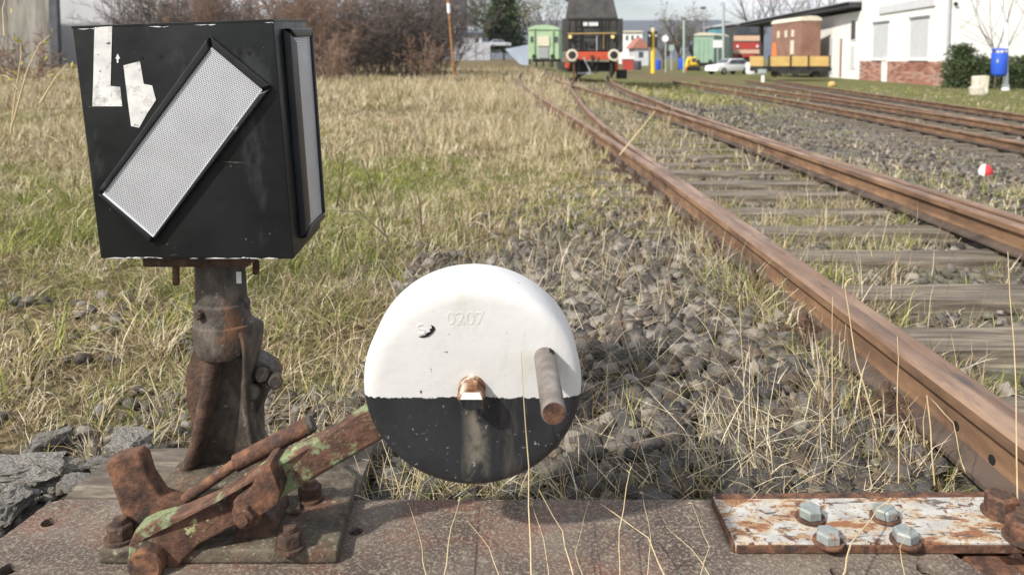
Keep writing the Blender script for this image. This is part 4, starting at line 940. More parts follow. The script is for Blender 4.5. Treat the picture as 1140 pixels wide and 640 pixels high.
def onfacade(px, py, off=0.0):
    d = ray(px, py); o = Vector((0, 0, CAMZ)); n_ = Vector((Y1H - Y0H, -(XH1 - XH), 0)).normalized(); k = (fp(Y0H, 0, 0) - o).dot(n_) / d.dot(n_); return o + d * k - n_ * off
def facade_box(name, y0, y1, z0, z1, off0, off1, m, parent):
    mb = MB(); mb.hexa([fp(y0, z0, off1), fp(y1, z0, off1), fp(y1, z0, off0), fp(y0, z0, off0)], [fp(y0, z1, off1), fp(y1, z1, off1), fp(y1, z1, off0), fp(y0, z1, off0)]); return mb.build(name, M[m] if isinstance(m, str) else m, parent)
pl = facade_box('brick_plinth', Y0H + 0.02, Y1H - 0.02, ZG, 0.88, 0.0, 0.06, 'mortar', house)
# courses of the plinth built brick by brick (bricks shared mesh)
mbb = MB(); mbb.box((0, 0, 0), (0.07, 0.58, 0.125)); BRS = [mbb.mesh('brick', m_, bevel=0.006, seg=1) for m_ in (M['brick'], M['brick'], plain('brick_dark', (0.24, 0.10, 0.075), rough=0.9), plain('brick_pale', (0.46, 0.27, 0.21), rough=0.9), plain('brick_grey', (0.38, 0.24, 0.20), rough=0.9))]
ang = math.atan2(XH1 - XH, Y1H - Y0H)
for r_ in range(9):
    for c_ in range(22):
        yb = Y0H + 0.35 + c_ * 0.612 + (0.3 if r_ % 2 else 0.0)
        if yb > Y1H - 0.3: continue
        p = fp(yb, ZG + 0.09 + r_ * 0.142, 0.045); put_at('brick', BRS[rnd.randrange(5)], pl, Matrix.Translation(p) @ Matrix.Rotation(-ang, 4, 'Z'))
gp = facade_box('render_pier', 49.4, 50.3, ZG, 0.90, 0.0, 0.11, 'render_white', house)
for (xa, xb_, yt, yb_) in ((972, 990, 25.5, 67), (1013, 1035, 20, 66)):
    A_, B_ = onfacade(xb_, yt), onfacade(xa, yb_); zt_, zb_ = onfacade((xa+xb_)/2, yt).z, 1.0
    wd_ = facade_box('shuttered_window', A_.y, B_.y, zb_, zt_, -0.05, 0.03, 'shutter', house)
    facade_box('lintel', A_.y - 0.1, B_.y + 0.1, zt_, zt_ + 0.10, 0.0, 0.14, 'zinc_pipe', wd_); facade_box('sill', A_.y - 0.1, B_.y + 0.1, zb_ - 0.10, zb_, 0.0, 0.16, 'render_white', wd_)
    ns_ = 16
    for k in range(ns_): z_ = zb_ + (zt_ - zb_) * (k + 0.5) / ns_; facade_box('slat', A_.y + 0.03, B_.y - 0.03, z_ - (zt_ - zb_)/ns_*0.42, z_ + (zt_ - zb_)/ns_*0.42, 0.03, 0.045, 'shutter', wd_)
A_, B_ = onfacade(1042, 3), onfacade(980, 6); facade_box('fascia_board', A_.y, B_.y, 3.86, 4.35, 0.0, 0.10, 'shutter', house)
mb = MB(); mb.tube([fp(Y0H + 0.1, 7.0, 0.12), fp(Y0H + 0.1, ZG + 1.2, 0.12)], 0.075, n=10); mb.build('downpipe', M['zinc_pipe'], house, smooth=True)
mb = MB(); mb.tube([fp(Y0H + 0.1, ZG + 1.2, 0.12), fp(Y0H + 0.1, ZG, 0.12)], 0.11, n=10); mb.build('downpipe_guard', M['white_paint'], house, smooth=True)
mb = MB(); c = at(1064, 4, Y0H - 0.1); mb.lathe([(0, 0.05), (0.12, 0.10), (0.16, 0.09)], c + Vector((0, 0.1, 0)), (0, -1, -0.3), n=16); mb.build('wall_lamp', M['black_iron'], house, smooth=True)
# low wing and platform canopy
wing = thing('low_wing', (24.2, 58, ZG), 'low white wing with doors next to the station house', 'building')
YW0, YW1 = 54.8, 66.0
def wx(y): return 24.05 + (y - YW0) * 0.09
mb = MB(); mb.hexa([(wx(YW0), YW0, ZG), (wx(YW0) + 7, YW0, ZG), (wx(YW1) + 7, YW1, ZG), (wx(YW1), YW1, ZG)], [(wx(YW0), YW0, 4.3), (wx(YW0) + 7, YW0, 4.3), (wx(YW1) + 7, YW1, 4.3), (wx(YW1), YW1, 4.3)]); mb.build('wall', M['render_white'], wing)
def wbox(name, y0, y1, z0, z1, off, m, parent):
    mb = MB(); mb.hexa([(wx(y0) - off, y0, z0), (wx(y1) - off, y1, z0), (wx(y1) + .02, y1, z0), (wx(y0) + .02, y0, z0)], [(wx(y0) - off, y0, z1), (wx(y1) - off, y1, z1), (wx(y1) + .02, y1, z1), (wx(y0) + .02, y0, z1)]); return mb.build(name, M[m], parent)
M['door_grey'] = plain('door_grey', (0.55, 0.58, 0.57), rough=0.6); M['door_brown'] = plain('door_brown', (0.32, 0.21, 0.17), rough=0.6)
for (x, wpx, z0, z1, m_) in ((949, 6, 2.3, 3.7, 'window'), (949, 6, 0.3, 1.9, 'door_grey'), (936, 3, ZG + .05, 2.5, 'door_brown'), (925, 4, -0.1, 2.6, 'door_grey')):
    k = (x - 570) / FPX; y_ = (24.05 - YW0*0.09) / (k - 0.09); dy = wpx * y_ / (x - 570)
    f_ = wbox('window' if m_ == 'window' else 'door', y_ - dy/2 - .12, y_ + dy/2 + .12, z0, z1 + .1, 0.05, 'white_paint', wing); wbox('pane' if m_ == 'window' else 'door_leaf', y_ - dy/2, y_ + dy/2, z0 + .08, z1, 0.07, m_, f_)
canopy = thing('platform_canopy', (23, 62, ZG), 'dark flat platform canopy on a post beside the white wing', 'canopy')
mb = MB(); c0 = [at(957, 1, 57.0), at(829, 29, 86.0)]
a = Vector((21.6, 54.9, 4.55)); 
q = [at(868, 22.5, 70), at(960, 9.5, 54.7), Vector((26.5, 54.7, 4.7)), at(829, 29.5, 88) + Vector((4.5, 0, .1)), at(829, 29.5, 88)]
q = [Vector((p.x, p.y, 4.55)) for p in (Vector((23.2, 54.75, 0)), Vector((27.5, 54.75, 0)), Vector((30.5, 88, 0)), Vector((25.2, 88, 0)))]
mb.prism(q, (0, 0, 0.32)); mb.build('roof_slab', M['roof_tar'], canopy)
ridge = [Vector((23.0, 54.7, 4.88)), Vector((27.5, 54.7, 4.88)), Vector((30.5, 88.2, 4.88)), Vector((25.0, 88.2, 4.88))]
mb = MB(); mb.hexa(ridge, [ridge[0].lerp(ridge[1], 0.0) + Vector((0, 0, .06)), ridge[1] + Vector((0, 0, .4)), ridge[2] + Vector((0, 0, .4)), ridge[3] + Vector((0, 0, .06))]); mb.build('roof_cover', M['zinc_pipe'], canopy)
for y_, x_ in ((85, 26.75), (73, 25.2)):
    mb = MB(); mb.tube([(x_, y_, ZG), (x_, y_, 4.6)], 0.22, n=10); mb.build('post', M['black_iron'], canopy, smooth=True)
mb = MB(); mb.box((31.6, 88.5, 2), (4.6, 0.3, 5.0)); mb.build('rear_wall', M['grey_wall'], canopy)
for x in (30.4, 32.4): mb = MB(); mb.box((x, 88.3, 2.6), (0.9, 0.2, 2.2)); mb.build('rear_window', M['window'], canopy)

# brown covered wagon under the canopy
M['wagon_brown'] = mat('wagon_brown', [(0.3, (0.20, 0.105, 0.075)), (0.7, (0.29, 0.165, 0.12))], scale=1.2, rough=0.8)
YBW = 60.5; e0, e1 = at(890.5, 68, YBW), at(914, 23.5, YBW)
bw = thing('covered_wagon', (e0.x, YBW, ZG), 'brown covered wagon with cream roof under the canopy', 'railway wagon')
zf_ = 0.55; LVB = Vector((-0.15, 6.2, 0))
mb = MB(); mb.prism([(e0.x, YBW, zf_), (e1.x, YBW, zf_), (e1.x, YBW, e1.z), (e0.x, YBW, e1.z)], LVB); bwb = mb.build('body', M['wagon_brown'], bw, bevel=0.02)
xc = (e0.x + e1.x)/2; wd = e1.x - e0.x
mb = MB(); arc = [(xc + (wd/2 + .06)*math.cos(math.pi*k/10), YBW - .08, e1.z + 0.38*math.sin(math.pi*k/10)**0.6) for k in range(11)]; mb.prism(arc, LVB + Vector((0, .16, 0))); mb.build('roof', M['cream'], bw, smooth=True)
for k, f in enumerate((0.25, 0.48, 0.75)):
    mb = MB(); mb.box((e0.x - 0.15*f - 0.01, YBW + 6.2*f, e1.z - 0.9), (0.06, 0.5, 0.55)); mb.build('side_window', M['cream'], bwb)
mb = MB(); mb.box((e0.x - 0.06, YBW + 1.6, 1.9), (0.05, 0.7, 1.1)); mb.build('notice_board', M['cream'], bwb)
for k in range(1, 8):
    x = e0.x + wd*k/8; mb = MB(); mb.box((x, YBW - 0.012, (zf_ + e1.z)/2), (wd/8 - 0.03, 0.03, e1.z - zf_ - 0.1)); mb.build('plank', M['wagon_brown'], bwb)
mb = MB(); mb.prism([(e0.x + .1, YBW + .1, ZG + .3), (e1.x - .1, YBW + .1, ZG + .3), (e1.x - .1, YBW + .1, zf_), (e0.x + .1, YBW + .1, zf_)], LVB*0.95); mb.build('underframe', M['black_iron'], bw)
for f in (0.2, 0.8):
    for x in (e0.x + .15, e1.x - .15):
        mb = MB(); mb.lathe([(0, 0.35), (0.1, 0.35)], (x - .05, YBW + 6.2*f, ZG + .36), (1, 0, 0), n=20); mb.build('wheel', M['black_iron'], bw, smooth=True)
# yellow flat wagon
M['yellow'] = mat('yellow_board', [(0.3, (0.50, 0.33, 0.11)), (0.7, (0.62, 0.44, 0.17))], scale=2, rough=0.7)
YY = 51.0; yw = thing('flat_wagon', at(886, 86, YY), 'low flat wagon with yellow side boards before the brown wagon', 'railway wagon')
deck = bx('deck', 847, 925, 74.2, 80, YY, 2.4, 'black_iron', yw)
for (x0, x1) in ((857.5, 879.5), (881, 899.5), (901, 923)):
    bx('side_board', x0, x1, 63, 74, YY - 0.05, 0.08, 'yellow', yw); bx('side_board', x0 + 2, x1 + 1, 63, 73, YY + 2.35, 0.08, 'yellow', yw)
for x in (856.3, 880.2, 900.2, 924): bx('stanchion', x - .7, x + .7, 62, 76, YY - .12, 0.1, 'black_iron', yw)
bx('end_board', 847, 850, 63, 74, YY, 2.4, 'yellow', yw)
bx('headstock', 845.5, 926.5, 76.5, 78.5, YY + .6, 1.0, 'black_iron', yw)
for x in (862, 908):
    for dy in (0.35, 1.85):
        mb = MB(); c = at(x, 82.3, YY + dy); mb.lathe([(0, 0.24), (0.12, 0.24), (0.14, 0.21)], c, (0, -1, 0), n=22); mb.build('wheel', M['rust_dark'], yw, smooth=True)
    bx('axle_guard', x - 3, x + 3, 79.5, 83.5, YY + .2, 0.1, 'black_iron', yw)

# red and cream railcar
M['railcar_red'] = plain('railcar_red', (0.42, 0.06, 0.05), rough=0.4); M['railcar_cream'] = plain('railcar_cream', (0.62, 0.42, 0.30), rough=0.5)
M['orange'] = plain('orange', (0.70, 0.16, 0.04), rough=0.5)
YRC = 95; rc = thing('railcar', at(831, 80, YRC), 'red railcar front with cream band standing beyond the canopy', 'railcar')
bxy = lambda n_, x0, x1, y0, y1, dy, dp, m_, par=rc, bv=0.0: bx(n_, x0, x1, y0, y1, YRC + dy, dp, m_, par, bv)
bxy('body', 816.5, 847.5, 27, 74, 0, 14, 'loco_black', bv=0.25); bxy('front_panel', 817, 847, 40, 46, -0.06, 0.1, 'railcar_cream'); bxy('front_panel', 817, 847, 47.5, 55, -0.06, 0.1, 'railcar_red'); bxy('front_panel', 817, 847, 55.5, 60, -0.06, 0.1, 'railcar_cream')
bxy('windscreen', 820, 831, 29.5, 38.5, -0.05, 0.1, 'window'); bxy('windscreen', 833, 844, 29.5, 38.5, -0.05, 0.1, 'window'); bxy('roof', 815.5, 848.5, 25, 28, -0.15, 14.3, 'grey_wall', bv=0.1)
bxy('buffer_beam', 818, 846, 61, 64, -0.2, 0.3, 'railcar_red')
for x in (823, 841): mb = MB(); mb.lathe([(0, .1), (.5, .1), (.5, .24), (.55, .2)], at(x, 63, YRC - .2), (0, -1, 0), n=16); mb.build('buffer', M['black_iron'], rc, smooth=True)
for x in (821, 843): mb = MB(); mb.lathe([(0, .16), (.1, .16)], at(x, 52, YRC - .06), (0, -1, 0), n=16); mb.build('headlight', M['lamp_clear'], rc)

# pale green wagon, teal container and sign beside it
YG2 = 88; g2, g2b, g2d = wagon('covered_wagon', 772, 795, 36.5, 70, 79.5, YG2, 5.5, 3.2, mat('wagon_mint', [(0.3, (0.24, 0.38, 0.29)), (0.7, (0.34, 0.48, 0.38))], scale=1, rough=0.7), 'pale mint green covered wagon standing behind the yard signs', roofm=M['cream'], arch=0.35)
for x in (778, 783, 788): bx('plank_joint', x - .3, x + .3, 44, 69, YG2 - .05, 0.08, 'wagon_green', g2b)
M['teal'] = plain('teal', (0.10, 0.27, 0.33), rough=0.6)
t = thing('container', at(803, 78, 99), 'teal equipment container behind the mint green wagon', 'container'); bx('box', 794, 808, 33, 72, 99, 3, 'teal', t, 0.05); bx('door', 796, 800, 40, 71, 98.95, 0.1, 'blue_wall', t); bx('door', 802, 806, 40, 71, 98.95, 0.1, 'blue_wall', t)
def signpost(name, x, ybase, ytop, Y, m, label, cat, r_=0.06, extra=None):
    t = thing(name, at(x, ybase, Y), label, cat); mb = MB(); mb.tube([at(x, ybase + 1, Y), at(x, ytop, Y)], r_, n=10); mb.build('post', M[m], t, smooth=True)
    return t
M['pole_grey'] = plain('pole_grey', (0.36, 0.38, 0.39), rough=0.6); M['pole_green'] = plain('pole_green', (0.30, 0.40, 0.34), rough=0.6)
M['sig_yellow'] = plain('signal_yellow', (0.72, 0.50, 0.05), rough=0.5)
t = signpost('signal_post', 727, 81, 33, 55, 'sig_yellow', 'yellow post carrying twin black signal boxes right of the tender', 'signal', 0.15)
for x in (723.2, 730.3): s_ = bx('signal_box', x - 1.9, x + 1.9, 35, 53, 54.7, 0.3, 'black_iron', t, 0.03); mb = MB(); mb.lathe([(0, .07), (.05, .06)], at(x, 40, 54.68), (0, -1, 0), n=14); mb.build('lens', M['lamp_clear'], s_)
bx('cap', 725.5, 728.5, 31, 36, 54.85, 0.25, 'cream', t)
t = signpost('disc_sign', 741, 80, 38, 62, 'pole_grey', 'round white disc sign on a slim pole in the yard', 'sign', 0.05)
mb = MB(); mb.lathe([(0, .26), (.04, .26)], at(740.6, 43.3, 61.9), (0, -1, 0), n=28); mb.build('disc', M['white_paint'], t)
t = signpost('yard_sign', 747.5, 78, 50, 66, 'pole_grey', 'small greenish plate sign on a pole behind the disc sign', 'sign', 0.05); bx('plate', 745, 750.5, 50, 57, 65.9, 0.05, 'pole_green', t)
t = signpost('pole', 761.5, 80, 22, 68, 'pole_green', 'tall green-grey pole in front of the bare trees', 'pole', 0.10); bx('head', 759.5, 763.5, 20, 23, 68, 0.2, 'black_iron', t)
t = signpost('lamp_post', 783.5, 80, 10, 110, 'pole_grey', 'distant thin lamp post above the mint green wagon', 'lamp post', 0.09); bx('lamp_head', 781, 786, 8, 10.5, 110, 0.6, 'black_iron', t)
t = signpost('lamp_post', 805.3, 80, 5, 80, 'pole_grey', 'tall grey lamp post beside the white car', 'lamp post', 0.13); bx('lamp_head', 803.5, 807, 3, 6, 80, 0.4, 'pole_grey', t)
t = signpost('notice_sign', 799, 78, 45, 84, 'pole_grey', 'white rectangular sign in front of the teal container', 'sign', 0.06); bx('plate', 794, 804.5, 45, 53.5, 83.9, 0.06, 'white_paint', t)
M['blue'] = plain('blue_plastic', (0.03, 0.10, 0.55), rough=0.4)
def barrel(name, xc_, y0, y1, hw, Y, m, label, cat='bin'):
    t = thing(name, at(xc_, y1, Y), label, cat); b_ = at(xc_, y1, Y); h_ = at(xc_, y0, Y).z - b_.z; r_ = hw / ppm(Y)
    mb = MB(); mb.lathe([(0, r_*.85), (h_*.08, r_*.95), (h_*.8, r_), (h_*.88, r_*.98)], b_, (0, 0, 1), n=24); mb.build('body', M[m], t, smooth=True)
    mb = MB(); mb.lathe([(h_*.881, r_*1.06), (h_*.93, r_*1.06), (h_, r_*.8)], b_, (0, 0, 1), n=24); mb.build('lid', M[m], t, smooth=True); return t
barrel('waste_bin', 732.5, 67, 78, 3.0, 70, 'blue', 'blue waste bin just right of the yellow signal post')
barrel('waste_bin', 758.5, 65, 77, 3.4, 72, 'blue', 'blue waste bin left of the yellow machine')
barrel('waste_bin', 709.5, 68, 78, 4.5, 72, 'slate', 'dark waste bin between tender and yellow signal post')
barrel('barrel', 837, 70, 83, 7.0, 60, 'white_paint', 'white barrel at the left end of the flat wagon', 'barrel')
t = thing('barrier_post', at(844.5, 78, 58), 'bright orange post beside the white barrel', 'post'); bx('post', 843, 847, 63, 80, 58, 0.25, 'orange', t, 0.03); bx('foot', 842, 848, 79, 81.5, 57.9, 0.4, 'black_iron', t)
t = thing('warning_board', at(862, 70, 59.6), 'red board leaning against the brown wagon', 'board'); a = [at(859.5, 63, 59.5), at(864.5, 63, 59.5), at(863.5, 48, 59.9), at(860.5, 48, 59.9)]; mb = MB(); mb.prism(a, (0, 0.06, 0)); mb.build('panel', M['orange'], t); bx('foot', 859, 865, 62.6, 64.5, 59.4, 0.3, 'black_iron', t)
t = thing('marker_post', onz(849.5, 92, -0.38), 'short white and green marker post by the right hand tracks', 'post'); Ym = onz(849.5, 92, -0.38).y
bx('post', 847.8, 851.2, 84, 93.5, Ym, 0.12, 'white_paint', t, 0.01); bx('head', 844.5, 853.5, 77.5, 83, Ym - .02, 0.2, 'pole_green', t, 0.02); bx('plate', 846, 852, 78.5, 82, Ym - .05, 0.03, 'grey_wall', t)
# yellow machine
t = thing('mini_excavator', at(769, 79, 75), 'small yellow construction machine in front of the mint green wagon', 'machine')
bx('cab', 769, 776, 63.5, 73, 75, 1.2, 'sig_yellow', t, 0.08); bx('track', 765, 780, 74.5, 79, 75, 0.5, 'tyre', t, 0.1); bx('track', 765, 780, 74.5, 79, 76.2, 0.5, 'tyre', t, 0.1); bx('chassis', 766.5, 778.5, 71.5, 75.5, 75.3, 1.0, 'sig_yellow', t, 0.06)
mb = MB(); mb.tube([at(769, 72, 75.4), at(766, 65.5, 75.2), at(764, 72, 75.0), at(763.5, 77, 75.0)], [0.14, 0.13, 0.11, 0.09], n=8); mb.build('boom', M['sig_yellow'], t, smooth=True); bx('bucket', 761.5, 765, 75.5, 79, 74.9, 0.5, 'orange', t, 0.04); bx('window', 770, 775, 65, 69, 74.95, 0.05, 'window', t)
# red skip
t = thing('skip', at(701, 79, 78), 'low red skip with white top right of the tender', 'skip'); a = [at(695, 66, 78), at(706, 66, 78), at(704.5, 78, 78), at(696.5, 78, 78)]; mb = MB(); mb.prism(a, (0, 2, 0)); mb.build('tub', M['railcar_red'], t); bx('rim', 694.5, 706.5, 63.5, 66.2, 77.9, 2.2, 'white_paint', t)

# blue bin on white post, stump, fouling marker, yellow stone
Yb = onz(1119, 101, -0.43).y
t = thing('lamp_post', onz(1119, 101, -0.43), 'white painted post carrying the blue litter bin', 'post')
mb = MB(); mb.tube([at(1119.3, 102, Yb), at(1121, -25, Yb)], [0.11, 0.085], n=14); mb.build('shaft', M['white_paint'], t, smooth=True); mb = MB(); mb.tube([at(1119.3, 103, Yb), at(1119.3, 94, Yb)], [0.19, 0.14], n=14); mb.build('footing', M['white_paint'], t, smooth=True)
t = thing('litter_bin', at(1112, 85, Yb - 0.3), 'bright blue litter bin hung on the white post', 'bin')
b_ = at(1112, 85.5, Yb - 0.3); h_ = at(1112, 54, Yb - 0.3).z - b_.z; r_ = 8.2 / ppm(Yb)
mb = MB(); mb.lathe([(0, r_*.55), (h_*.05, r_*.85), (h_*.12, r_*.97), (h_*.80, r_*1.02), (h_*.84, r_*.98)], b_, (0, 0, 1), n=28); mb.build('body', M['blue'], t, smooth=True)
mb = MB(); mb.lathe([(h_*.93, r_*.98), (h_*.97, r_*.98), (h_, r_*.6)], b_, (0, 0, 1), n=28); mb.build('lid', M['blue'], t, smooth=True)
for k in range(5): an = k*2*math.pi/5 + .4; mb = MB(); mb.tube([b_ + Vector((r_*.9*math.cos(an), r_*.9*math.sin(an), h_*.83)), b_ + Vector((r_*.9*math.cos(an), r_*.9*math.sin(an), h_*.94))], 0.02, n=6); mb.build('lid_support', M['blue'], t)
mb = MB(); mb.box(b_ + Vector((-r_*.72, -r_*.74, h_*.55)), (0.09, 0.01, 0.16), Matrix.Rotation(R(-44), 3, 'Z')); mb.build('label_plate', M['grey_wall'], t)
Ysu = onz(1092, 106, -0.43).y
M['stump'] = mat('stump_stone', [(0.3, (0.46, 0.42, 0.33)), (0.7, (0.66, 0.62, 0.52))], scale=6, rough=0.9, bump=0.02, bscale=10)
t = thing('boundary_stone', onz(1092, 106, -0.43), 'leaning pale stone block beside the white post', 'stone'); a = [at(1086, 106, Ysu), at(1100, 105, Ysu), at(1102.5, 84.5, Ysu + .1), at(1087, 85.5, Ysu + .1)]; mb = MB(); mb.prism(a, (0.03, 0.4, 0)); mb.build('block', M['stump'], t, bevel=0.05, jitter=0.01); mb = MB(); mb.prism([at(1083, 97, Ysu - .05), at(1095, 96, Ysu - .05), at(1097, 107, Ysu - .05), at(1084, 107, Ysu - .05)], (0, 0.3, 0)); mb.build('foot', M['stump'], t, bevel=0.05, jitter=0.012)
t = thing('fouling_marker', at(1095, 199, 7.0), 'small white and red fouling point marker between the tracks', 'marker')
p = onz(1095.5, 200, gzf(5.2, 8.2)); 
M['marker_red'] = plain('marker_red', (0.52, 0.045, 0.05), rough=0.5)
Yk = p.y; rr = 8.0 / ppm(Yk); cc = Vector((p.x, Yk, p.z + rr*1.05))
def half(sgn, name, m):
    mb = MB(); vs = []; fs = []; nu, nv = 10, 14
    for i in range(nu + 1):
        for k in range(nv + 1):
            th = math.pi * i / nu; ph = math.pi * k / nv - math.pi/2
            hx_, hy_ = sgn*(math.cos(ph)*math.sin(th)*rr*0.92 + 0.001), math.sin(ph)*math.sin(th)*rr; vs.append(cc + Vector((hx_*.80 + hy_*.60 + .014, -hx_*.60 + hy_*.80, -math.cos(th)*rr*1.12)))
    for i in range(nu):
        for k in range(nv): fs.append((i*(nv+1)+k, i*(nv+1)+k+1, (i+1)*(nv+1)+k+1, (i+1)*(nv+1)+k))
    fs.append(tuple(i*(nv+1) for i in range(nu+1))) if False else None
    mb.add(vs, fs); mb.build(name, M[m], t, smooth=True)
half(-1, 'white_half', 'white_paint'); half(1, 'red_half', 'marker_red')
mb = MB(); mb.tube([cc + Vector((0, 0, -rr)), cc + Vector((0, 0, -rr - .15))], rr*.5, n=10); mb.build('stub', M['grey_wall'], t)
p = onz(926, 97.5, -0.42); mb = MB(); mb.lathe([(0, .15), (.08, .20), (.2, .19), (.28, .12)], p, (0, 0, 1), n=9); o = mb.build('painted_stone', M['yellow'], None, bevel=0.03, jitter=0.02, smooth=True); tag(o, 'yellowish painted stone beyond the right hand tracks', 'stone')

# far houses and hills
M['tile_red'] = plain('tile_red', (0.34, 0.15, 0.11), rough=0.9, scale=2)
t = thing('house', at(712, 72, 170), 'small house with red tiled roof between tender and yellow post', 'building')
bx('wall', 706, 722, 54, 78, 170, 8, 'pale_wall', t); a = [at(703, 54, 169.5), at(724, 54, 169.5), at(713, 42, 169.5)]; mb = MB(); mb.prism(a, (0, 9, 0)); mb.build('roof', M['tile_red'], t); bx('window', 711, 716, 58, 64, 169.9, 0.1, 'window', t)
t = thing('house', at(704, 60, 230), 'white flat-roofed house on the slope behind the red roof', 'building'); bx('wall', 694, 715, 36, 76, 230, 10, 'render_white', t); bx('roof', 693, 716, 34.5, 36, 229.5, 11, 'cream', t)
for x in (698, 704, 710): bx('window', x - 1.3, x + 1.3, 40, 45, 229.9, 0.1, 'window', t)
M['hill'] = mat('haze_tinted_hill', [(0.3, (0.05, 0.06, 0.075)), (0.7, (0.085, 0.095, 0.11))], scale=0.02, rough=1.0)  # dark blue-grey: part of the distance haze is painted into the hill colour
def hill(name, y0, pts, dep):
    vs = []; fs = []; n_ = len(pts)
    for (px, py) in pts:
        p = at(px, py, y0); vs += [(p.x, y0 - dep, -3.0), (p.x, y0 - dep*0.4, p.z*0.6), (p.x, y0, p.z), (p.x, y0 + dep, -3.0)]
    for i in range(n_ - 1):
        for k in range(3): fs.append((4*i+k, 4*i+4+k, 4*i+5+k, 4*i+1+k))
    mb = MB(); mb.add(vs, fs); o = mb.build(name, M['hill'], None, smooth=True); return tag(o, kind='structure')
hp = []
for i in range(0, 61):
    px = -900 + i * 50; hp.append((px, 24 - 1.6*math.sin(px*0.010 + .6) - 0.8*math.sin(px*0.031 + 1) + (7 if px > 840 else 0) + (8 if px < 560 else 0) + rnd.uniform(-.3, .3)))
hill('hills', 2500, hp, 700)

# ------------------------------------------------------------------ shrubs and trees
def tubes_np(segs, n=3):
    """segs: list of (p0, p1, r0, r1) -> verts, tris"""
    A = np.array([s[0] for s in segs], float); B = np.array([s[1] for s in segs], float)
    ra = np.array([s[2] for s in segs]); rb = np.array([s[3] for s in segs])
    t = B - A; t /= np.linalg.norm(t, axis=1)[:, None] + 1e-9
    ref = np.where(np.abs(t[:, 2:3]) > 0.9, np.array([[1., 0, 0]]), np.array([[0, 0, 1.]]))
    u = np.cross(t, ref); u /= np.linalg.norm(u, axis=1)[:, None] + 1e-9; v = np.cross(t, u)
    vs = []
    for k in range(n):
        a = 2*math.pi*k/n; d = u*math.cos(a) + v*math.sin(a); vs.append(A + d*ra[:, None]); vs.append(B + d*rb[:, None])
    Vv = np.stack(vs, 1); N_ = len(segs); base = (np.arange(N_) * 2*n)[:, None]; tr = []
    for k in range(n):
        a0, b0, a1, b1 = 2*k, 2*k+1, 2*((k+1) % n), 2*((k+1) % n)+1; tr += [[a0, a1, b1], [a0, b1, b0]]
    return Vv.reshape(-1, 3), (base[:, None, :] + np.array(tr)[None]).reshape(-1, 3)
def grow(r, p, d, length, rad, level, out, tips, wig=0.25, up=0.15, split=4, shrink=0.55):
    n = 4; q = Vector(p); dd = Vector(d).normalized()
    for i in range(n):
        dd = (dd + Vector((r.gauss(0, wig), r.gauss(0, wig), r.gauss(0, wig) + up)) * 0.5).normalized()
        nq = q + dd * (length / n); r0 = rad * (1 - 0.75*i/n); r1 = rad * (1 - 0.75*(i+1)/n)
        out.append((tuple(q), tuple(nq), r0, r1)); q = nq
        if level > 0 and i >= (0 if level < 3 else 1):
            for _ in range(split if i < n-1 else split):
                sd = (dd + Vector((r.gauss(0, .75), r.gauss(0, .75), r.gauss(0, .5)))).normalized()
                if r.random() < 0.62: grow(r, q, sd, length * shrink * r.uniform(.7, 1.2), max(r1*0.6, 0.004), level-1, out, tips, wig, up, split, shrink)
    tips.append((tuple(q), tuple(dd)))
def shrub_mesh(seed, h, stems, spread, m, rad=0.03):
    r = random.Random(seed); out = []; tips = []
    for _ in range(stems):
        a = r.uniform(0, 6.28); rr_ = r.uniform(0, spread)
        grow(r, (rr_*math.cos(a), rr_*math.sin(a)*0.6, -0.1), (0.45*math.cos(a), 0.45*math.sin(a), 1), h*r.uniform(.6, 1.05), rad*r.uniform(.6, 1.1), 2, out, tips, 0.32, 0.12, 3, 0.42)
    out = [(a_, b_, max(c_, 0.012), max(d_, 0.010)) for a_, b_, c_, d_ in out]
    v, tr = tubes_np(out); return tri_mesh('branches', v, tr, m)
def leaf_cloud(r_, centers, per, size, spread):
    """small folded leaf quads scattered round centres"""
    c = np.repeat(np.array(centers, float), per, 0); N_ = len(c)
    c = c + r_.normal(0, 1, (N_, 3)) * np.array(spread)
    a = r_.normal(0, 1, (N_, 3)); a /= np.linalg.norm(a, axis=1)[:, None]; b = np.cross(a, r_.normal(0, 1, (N_, 3))); b /= np.linalg.norm(b, axis=1)[:, None]
    s = size * r_.uniform(.6, 1.3, (N_, 1))
    v = np.stack([c - a*s, c + b*s*0.45, c + a*s, c - b*s*0.45], 1)
    t_ = (np.arange(N_)*4)[:, None, None] + np.array([[0, 1, 2], [0, 2, 3]])[None]
    return v.reshape(-1, 3), t_.reshape(-1, 3)
SHM = [shrub_mesh(21 + i, 4.4, 34, 1.7, M['twig'] if i != 3 else M['twig_red'], 0.028) for i in range(4)]
ordn = ['first', 'second', 'third', 'fourth', 'fifth', 'sixth', 'seventh', 'eighth', 'ninth', 'tenth', 'eleventh', 'twelfth', 'thirteenth', 'fourteenth', 'fifteenth', 'sixteenth']
spots = [(481, 47), (466, 50), (449, 45), (428, 49), (408, 44), (387, 50), (366, 45), (347, 41), (322, 50), (296, 46), (268, 50), (240, 46), (210, 50), (180, 47), (155, 52)]
for i, (px, Ys) in enumerate(spots):
    x = (px - 570)/FPX*Ys; t = thing('bare_shrub', (x, Ys, gzf(x, Ys)), 'bare brown shrub in the thicket, %s to the left of the rusty pole' % ordn[i], 'shrub', 'bare shrubs behind the meadow')
    o = put_at('branches', SHM[i % 4], None, Matrix.Identity(4)); o.parent = t; o.matrix_local = Matrix.Rotation(i*1.3, 4, 'Z') @ Matrix.Diagonal((1, 1, 0.85 + 0.35*rnd.random(), 1))
